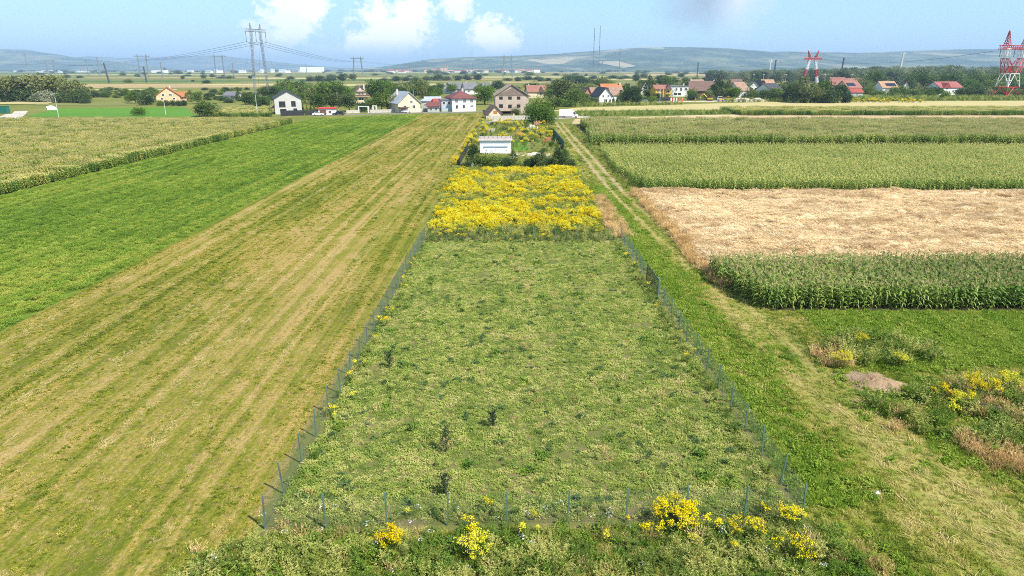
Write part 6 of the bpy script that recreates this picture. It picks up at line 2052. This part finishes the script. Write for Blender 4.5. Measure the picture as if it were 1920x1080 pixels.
P_white = plain('white_car_paint', (.75, .75, .76), .25, .03, spec=.5)
P_dark = plain('dark_blue_car_paint', (.03, .045, .06), .25, .05, spec=.5)
P_black = plain('black_car_paint', (.02, .02, .024), .25, .05, spec=.5)
P_grey = plain('grey_car_paint', (.22, .24, .26), .3, .05, spec=.5)
car(597, 217, 8, P_white, 'white car parked in front of the dark panel fence', 4.5)
car(635, 216, 172, P_dark, 'dark blue estate car parked right of the white garage', 4.8, wagon=True, Hh=1.6)
car(762, 211.5, 4, P_white, 'white car parked in front of the metal-roofed house', 4.5)
car(1210, 191.5, 8, P_grey, 'dark grey car parked left of the yellow house yard', 4.8)
car(1247, 190.5, 174, P_black, 'black car parked in front of the yellow house', 4.5)
car(1352, 187.5, 0, P_white, 'white van parked beside the poplars', 5.2, 2.0, 2.1, wagon=True)
car(1340, 187.2, 180, plain('teal_paint', (.03, .12, .13), .3), 'teal car parked left of the white van', 4.6)


def truck():
    e = empty('box_truck', at(1066, 221), math.radians(-2)); Wd = 2.3
    MB().box(-3.65, 1.35, -Wd / 2, Wd / 2, .85, 3.1).build('cargo_box', plain('box_white', (.82, .82, .83), .5, .03), e)
    MB().box(-3.6, 2.6, -.7, .7, .55, .84).build('chassis', M_dark, e)
    cab = [(1.42, .5), (3.55, .5), (3.7, .8), (3.62, 1.25), (2.95, 1.5), (2.2, 2.45), (1.42, 2.55)]
    MB().prism(cab, -1.0, 1.0).build('cab', P_white, e)
    MB().prism([(1.42, 2.56), (2.1, 2.5), (1.42, 3.0)], -.95, .95).build('roof_fairing', P_white, e)
    mb = MB()
    for s in (-1, 1): mb.add([(1.8, s * 1.01, 1.45), (2.75, s * 1.01, 1.45), (2.15, s * 1.01, 2.3), (1.8, s * 1.01, 2.3)], [(0, 1, 2, 3)])
    mb.build('side_windows', M_glass, e)
    MB().add([(2.98, -.9, 1.53), (2.98, .9, 1.53), (2.25, .85, 2.42), (2.25, -.85, 2.42)], [(0, 1, 2, 3)]).build('windscreen', M_glass, e)
    MB().box(3.6, 3.78, -.98, .98, .42, .7).build('bumper', M_dark, e)
    for y in (-.75, .75): MB().box(3.5, 3.68, y - .2, y + .2, .95, 1.15).build('headlight', plain('headlight_glass', (.8, .8, .75), .2), e)
    for y in (-1.15, 1.15): MB().box(2.5, 2.62, y - .1, y + .1, 1.4, 1.8).build('mirror', M_dark, e)
    for x in (-1.9, 2.75):
        for y in (-.95, .95): wheel(e, x, y, .38, .28)
    tag(e, 'white box truck standing on the gravel turn-off', 'truck')


truck()
M_yel = plain('machine_yellow', (.62, .36, .03), .45, .1)


def excavator(u, v, rz, label):
    e = empty('excavator', at(u, v), math.radians(rz))
    for y in (-1.0, 1.0): MB().prism([(-1.7, .15), (-1.4, 0), (1.4, 0), (1.7, .15), (1.7, .55), (1.4, .75), (-1.4, .75), (-1.7, .55)], y - .3, y + .3).build('track', M_tyre, e)
    MB().box(-1.9, 1.3, -1.2, 1.2, .85, 1.7).build('body', M_yel, e)
    MB().prism([(.1, 1.71), (1.4, 1.71), (1.2, 2.9), (.1, 2.9)], .1, 1.15).build('cab', M_glass, e)
    mb = MB(); mb.bar((1.2, -.3, 1.6), (3.4, -.3, 3.9), .22, .2); mb.bar((3.4, -.3, 3.9), (5.2, -.3, 2.9), .2, .16); mb.bar((5.2, -.3, 2.9), (5.6, -.3, 1.2), .16, .12); mb.build('boom', M_yel, e)
    MB().prism([(5.3, 1.2), (6.0, 1.3), (5.9, .5), (5.2, .3)], -.8, .2).build('bucket', M_dark, e)
    tag(e, label, 'excavator')


def roller(u, v, rz, label):
    e = empty('road_roller', at(u, v), math.radians(rz))
    for x in (-1.3, 1.3): MB().path([(x, -.85, .6), (x, .85, .6)], .6, 16).build('drum', M_steel, e)
    MB().prism([(-1.6, .9), (1.6, .9), (1.6, 1.45), (.4, 1.6), (-1.6, 1.6)], -.6, .6).build('body', M_yel, e)
    for x in (-.8, .6):
        for y in (-.55, .55): MB().bar((x, y, 1.5), (x, y, 2.6), .05).build('post', M_dark, e)
    MB().box(-1.0, .8, -.75, .75, 2.6, 2.7).build('canopy', M_yel, e)
    tag(e, label, 'road roller')


excavator(1330, 189, 170, 'yellow excavator at the roadworks')
roller(1352, 190.5, 5, 'yellow road roller at the right of the roadworks')
roller(1366, 190, -8, 'yellow machine farthest right at the roadworks')


def barrier():
    a, b = at(1257, 192.5), at(1272, 192.5); e = empty('road_barrier', a); w = (b - a).length; n = 6; M_s = [plain('barrier_red', (.5, .04, .04), .5), M_pwhite]
    for i in range(n): MB().box(i * w / n, (i + 1) * w / n - .01, -.06, .06, .15, 2.6).build('panel', M_s[(i + 1) % 2], e)
    tag(e, 'red and white striped barrier panel in front of the yellow house', 'barrier')


barrier()
for u, v, c in ((1279, 191.5, 'leftmost'), (1304, 190.5, 'rightmost')):
    e = empty('marker_post', at(u, v)); MB().path([(0, 0, 0), (0, 0, 2.0)], [.35, .22], 10).build('body', plain('signal_orange', (.75, .16, .03), .5), e); MB().path([(0, 0, 2.01), (0, 0, 2.3)], [.16, .05], 8).build('tip', M_pwhite, e)
    tag(e, 'orange roadwork marker, %s of the two beside the barrier' % c, 'marker')
for u, v, rx, lb in ((1395, 190.5, 9, 'left pale soil heap at the roadworks'), (1420, 190.3, 7, 'right pale soil heap at the roadworks'), (1383, 190.2, 5, 'small pale soil heap beside the parked vans')):
    mound('soil_heap', u, v, rx, 3, 1.8, M_gravel, lb, int(u))

# small things at the left edge
e = empty('container', at(2, 212.5), .05); MB().box(-6, 3.2, -1.2, 1.2, .15, 2.9).build('body', plain('container_green', (.02, .13, .10), .5, .1), e)
rib = MB().box(-.04, .04, -1.23, -1.2, .2, 2.85).mesh('rib', plain('container_green', (0, 0, 0)))
for i in range(16): link('rib', rib, e, (-5.7 + i * .58, 0, 0))
MB().box(-6.1, 3.3, -1.25, 1.25, 2.9, 3.0).build('roof', plain('container_green', (0, 0, 0)), e)
tag(e, 'dark green container beside the gravel drive at the left edge', 'container')


def bale_bag():
    e = empty('field_tent', at(97, 206), .1); e.scale = (.58, .7, .7); mb = MB(); n = 9
    prof = [(-3.4, 0), (-3.3, 1.3), (-2.6, 2.2), (-1.2, 2.7), (.6, 2.6), (2.0, 2.1), (2.9, 1.2), (3.1, 0)]
    mb.prism(prof, -1.4, 1.4); mb.build('cover', plain('white_sheet', (.78, .78, .78), .6, .06, 1.0), e)
    MB().prism([(-3.2, .1), (-2.4, .1), (-2.4, 1.4), (-3.0, 1.4)], -1.44, -1.405).build('opening', M_dark, e)
    tag(e, 'white rounded sheet-covered shelter at the edge of the young crop', 'shelter')


bale_bag()

# ------------------------------------------------------------------ garden plot behind the goldenrod
def white_shed():
    p = at(929, 288); e = empty('white_shed', p, math.radians(1)); s = ppm(p); W = 58 / s; H = height_at(p, 263); D = 5.0
    MB().prism([(-W / 2, 0), (W / 2, 0), (W / 2, H), (-W / 2, H)], 0, D).build('wall', plain('bright_white_wall', (.80, .80, .80), .7, .04), e)
    o = .3
    vs = []
    for x in (-W / 2 - o, W / 2 + o): vs += [(x, -o, H + .02), (x, D + o, H + .3), (x, D + o, H + .4), (x, -o, H + .14)]
    MB().add(vs, [(0, 1, 2, 3), (7, 6, 5, 4), (0, 4, 5, 1), (1, 5, 6, 2), (2, 6, 7, 3), (3, 7, 4, 0)]).build('roof', plain('weathered_sheet_roof', (.36, .31, .28), .8, .2), e)
    for i in range(8): MB().box(-W / 2 + i * W / 7 - .04, -W / 2 + i * W / 7 + .04, D * .5, D * 1.04, H + .36, H + .46).build('roof_batten', plain('batten', (.3, .26, .22)), e)
    MB().box(-W / 2 - o, W / 2 + o, -o - .06, -o - .005, H - .02, H + .2).build('fascia', plain('fascia_pale', (.72, .66, .62)), e)
    for x0, x1 in ((-W * .38, -W * .005), (W * .005, W * .40)):
        d = MB().box(x0 + .04, x1 - .04, -.05, -.005, .05, H * .5).build('door', plain('bright_white_wall', (0, 0, 0)), e)
        MB().box(x0, x1, -.16, -.01, H * .5, H * .55).build('awning', plain('blue_awning', (.16, .33, .42), .6), e)
        MB().box(x1 - .3, x1 - .2, -.09, -.051, H * .22, H * .28).build('handle', M_dark, d)
    MB().box(W / 2 + .005, W / 2 + .05, .1, D - .1, 0, H).build('side_cladding', plain('pinkish_side', (.55, .34, .28), .8), e)
    tag(e, 'long white garden shed with blue awning strips', 'shed')


white_shed()


def chair(u, v, rz, label):
    e = empty('garden_chair', at(u, v), math.radians(rz)); m = plain('white_plastic', (.75, .72, .68), .5)
    MB().box(-.25, .25, -.25, .25, .42, .47).build('seat', m, e)
    MB().box(-.25, .25, .22, .27, .47, .95).build('backrest', m, e)
    for x in (-.22, .22):
        for y in (-.22, .22): MB().box(x - .025, x + .025, y - .025, y + .025, 0, .42).build('leg', m, e)
    tag(e, label, 'chair')


for i, (u, rz) in enumerate(((906, 20), (911, -30), (917, 10), (922, 170))):
    chair(u, 288.8, rz, '%s white plastic chair in front of the shed' % ('leftmost', 'second', 'third', 'rightmost')[i])
# hedge of garden bushes in front of the shed
for i, (u, v, h, w, c) in enumerate(((888, 312, 44, 26, 'dark'), (905, 313, 26, 34, 'green'), (930, 315, 28, 34, 'green'), (950, 315, 22, 26, 'dark'), (962, 313, 34, 16, 'dark'), (973, 315, 14, 22, 'green'), (990, 315, 20, 18, 'dark'), (1000, 314, 24, 20, 'dark'), (1014, 316, 38, 26, 'dark'), (1030, 315, 24, 22, 'dark'), (1046, 315, 42, 26, 'dark'), (1060, 314, 32, 26, 'dark'), (1070, 317, 22, 22, 'dark'), (878, 314, 20, 20, 'green'), (940, 312, 20, 34, 'green'), (918, 308, 18, 30, 'green'))):
    tree(u, v, h, w, c, 'bush' if w > h * .7 else 'tall', 'garden shrub in the dark hedge between goldenrod and white shed', 'hedge between goldenrod and shed')
tree(886, 290, 18, 16, 'dark', 'bush', 'dark bush at the left corner of the white shed')
tree(1058, 298, 24, 18, 'green', 'bush', 'bush at the end of the green screen fence')
for u, v, h, w, c in ((903, 262, 12, 14, 'dark'), (1000, 266, 10, 16, 'green'), (1013, 258, 12, 18, 'willow'), (986, 252, 10, 16, 'green'), (1032, 250, 14, 16, 'green'), (945, 244, 10, 18, 'willow'), (925, 236, 9, 14, 'green'), (905, 246, 12, 16, 'willow'), (990, 240, 9, 14, 'green'), (1034, 276, 14, 14, 'green'), (978, 262, 8, 12, 'dark'), (1020, 285, 9, 14, 'green')):
    tree(u, v, h, w, c, 'bush', 'small overgrown shrub between the rubble of the garden', 'small shrubs in the garden')
# fences of the garden
low_wall(862, 884, 310, 268, 1.4, M_dpanel, 'dark net fence on the left side of the garden', th=.04, cat='fence', name='garden_fence', n=14)
low_wall(1057, 1037, 281, 254, 2.0, plain('green_screen', (.02, .115, .085), .7, .15), 'dark green screen fence beside the farm track', th=.05, cat='fence', name='screen_fence', n=10, pm=M_dark)
low_wall(912, 992, 225.5, 224, 1.5, M_conc, 'pale concrete slab wall behind the garden', cat='wall', name='slab_wall', n=12)
# building rubble, pallets, brick stacks
M_brickp = plain('pink_brick', (.55, .28, .20), .9, .2, 4)


def brick_stack(u, v, nx, ny, nz, label, mat=M_brickp, sz=(.5, .5, .45)):
    e = empty('brick_stack', at(u, v), rng.uniform(-.3, .3)); b = MB().box(.01, sz[0] - .01, .01, sz[1] - .01, .005, sz[2] - .005).mesh('brick_pack', mat)
    for k in range(nz):
        for i in range(nx):
            for j in range(ny):
                if k == nz - 1 and rng.random() < .35: continue
                link('brick_pack', b, e, ((i - nx / 2) * sz[0] + rng.normal() * .02, j * sz[1], k * sz[2] + .12), (0, 0, rng.normal() * .03))
    MB().box(-nx * sz[0] / 2, nx * sz[0] / 2, 0, ny * sz[1], 0, .12).build('pallet', W_wood, e)
    tag(e, label, 'brick stack')


brick_stack(1019, 233, 6, 3, 4, 'large pink brick stack near the biggest tree')
brick_stack(1007, 235, 4, 2, 3, 'smaller pink brick stack left of the large one')
brick_stack(1028, 265, 3, 3, 2, 'low red brick pile inside the green screen fence', plain('red_brick', (.52, .15, .09), .9, .25, 4), (.42, .42, .4))
brick_stack(1022, 267, 3, 2, 1, 'scattered red brick layer left of the red pile', plain('red_brick', (.5, .15, .1)), (.42, .42, .4))
brick_stack(921, 246, 5, 3, 2, 'grey block stack behind the white shed, left', plain('grey_block', (.42, .41, .40), .9, .15), (.5, .4, .3))
brick_stack(917, 233, 6, 3, 2, 'grey block stack by the concrete slab wall', plain('grey_block', (.4, .4, .4)), (.5, .4, .35))
brick_stack(962, 242, 4, 3, 2, 'dark timber stack in the middle of the rubble', W_wood, (.6, .5, .3))
brick_stack(955, 231, 4, 2, 2, 'pale block stack in the middle by the slab wall', M_conc, (.5, .4, .35))
mound('soil_heap', 974, 254, 3.2, 2.2, 1.0, plain('reddish_soil', (.30, .13, .06), .95, .2, 2), 'reddish soil heap right behind the white shed', 11)
mound('sand_heap', 1004, 290, 3.2, 1.0, .5, plain('pale_sand', (.55, .48, .38), .95, .15, 2), 'pale sand heap on the garden lawn', 12)
mound('sand_heap', 962, 297, 1.0, 1.4, .5, plain('pale_sand', (0, 0, 0)), 'small pale sand heap at the right corner of the shed', 13)
mound('rubble_heap', 935, 229, 4.0, 2.0, .8, M_gravel, 'grey rubble heap by the concrete slab wall', 14, rough=1.2)
mound('rubble_heap', 995, 240, 3.0, 2.0, .8, M_gravel, 'grey rubble heap left of the pink brick stacks', 15, rough=1.2)


def bath():
    e = empty('water_trough', at(880, 313), .05); m = plain('pale_plastic', (.62, .66, .70), .5)
    MB().prism([(-.75, .1), (.75, .1), (.9, .75), (.8, .75), (.68, .2), (-.68, .2), (-.8, .75), (-.9, .75)], -.4, .4).build('basin', m, e)
    for y in (-.43, .4): MB().prism([(-.75, .1), (.75, .1), (.88, .74), (-.88, .74)], y, y + .03).build('side', m, e)
    tag(e, 'pale plastic trough at the left end of the hedge', 'trough')


bath()
sheet('lawn', pxpoly((962, 284), (992, 284), (990, 262), (962, 262)), .03, M_bright, 'small green lawn right of the white shed', 'lawn')
sheet('garden_path', pxpoly((955, 292), (1030, 293), (1032, 288), (962, 286)), .034, M_gravel, 'pale paved path across the garden', 'path')
gx = rng.uniform(-9.5, 11, 300); gy = rng.uniform(168, 250, 300); k = fbm(gx * .3, gy * .12, 88) > .5
scatter('garden_weeds', K_gold, gx[k], gy[k], size=(.8, 1.5), label='goldenrod and weeds overgrowing the rubble behind the shed', cat='weeds')
gx = rng.uniform(-9.5, 12, 600); gy = rng.uniform(160, 250, 600)
scatter('garden_undergrowth', K_mug, gx, gy, size=(.7, 1.4), label='green weeds between the rubble behind the shed', cat='weeds')
gx = rng.uniform(-10, 12.5, 900); gy = rng.uniform(128, 160, 900)
scatter('garden_grass', K_verge, gx, gy, size=(.8, 1.6), label='rough grass of the garden beside the white shed', cat='grass')
gx = np.concatenate([rng.normal(-10.8, .4, 22), rng.normal(-11.2, .5, 14)]); gy = np.concatenate([rng.uniform(160, 185, 22), rng.uniform(125, 255, 14)])
scatter('goldenrod_row', K_gold, gx, gy, size=(.8, 1.4), label='goldenrod growing outside the left garden fence', cat='goldenrod')

# litter on the verge
e = at(1640, 928); mb = MB(); mb.path([(0, 0, .02), (.12, .03, .12), (.2, -.02, .05)], [.05, .09, .04], 7)
tag(mb.build('paper_scrap', plain('white_scrap', (.8, .8, .8)), loc=e), 'small white scrap lying in the grass right of the plot', 'litter')

# ------------------------------------------------------------------ haze: one even box of air round the whole plain
def haze():
    m = bpy.data.materials.new('haze_air'); m.use_nodes = True; nt = m.node_tree; nt.nodes.clear()
    out = nt.nodes.new('ShaderNodeOutputMaterial'); v = nt.nodes.new('ShaderNodeVolumePrincipled')
    v.inputs['Color'].default_value = (.52, .74, 1.0, 1)
    v.inputs['Density'].default_value = HAZE_D
    v.inputs['Anisotropy'].default_value = 0.0
    nt.links.new(v.outputs[0], out.inputs['Volume'])
    o = MB().box(-25000, 25000, -300, 29000, -3, 420).build('haze', m)
    tag(o, 'thin bluish summer haze over the plain', 'haze', kind='stuff')


HAZE_D = 1.0e-4
haze()
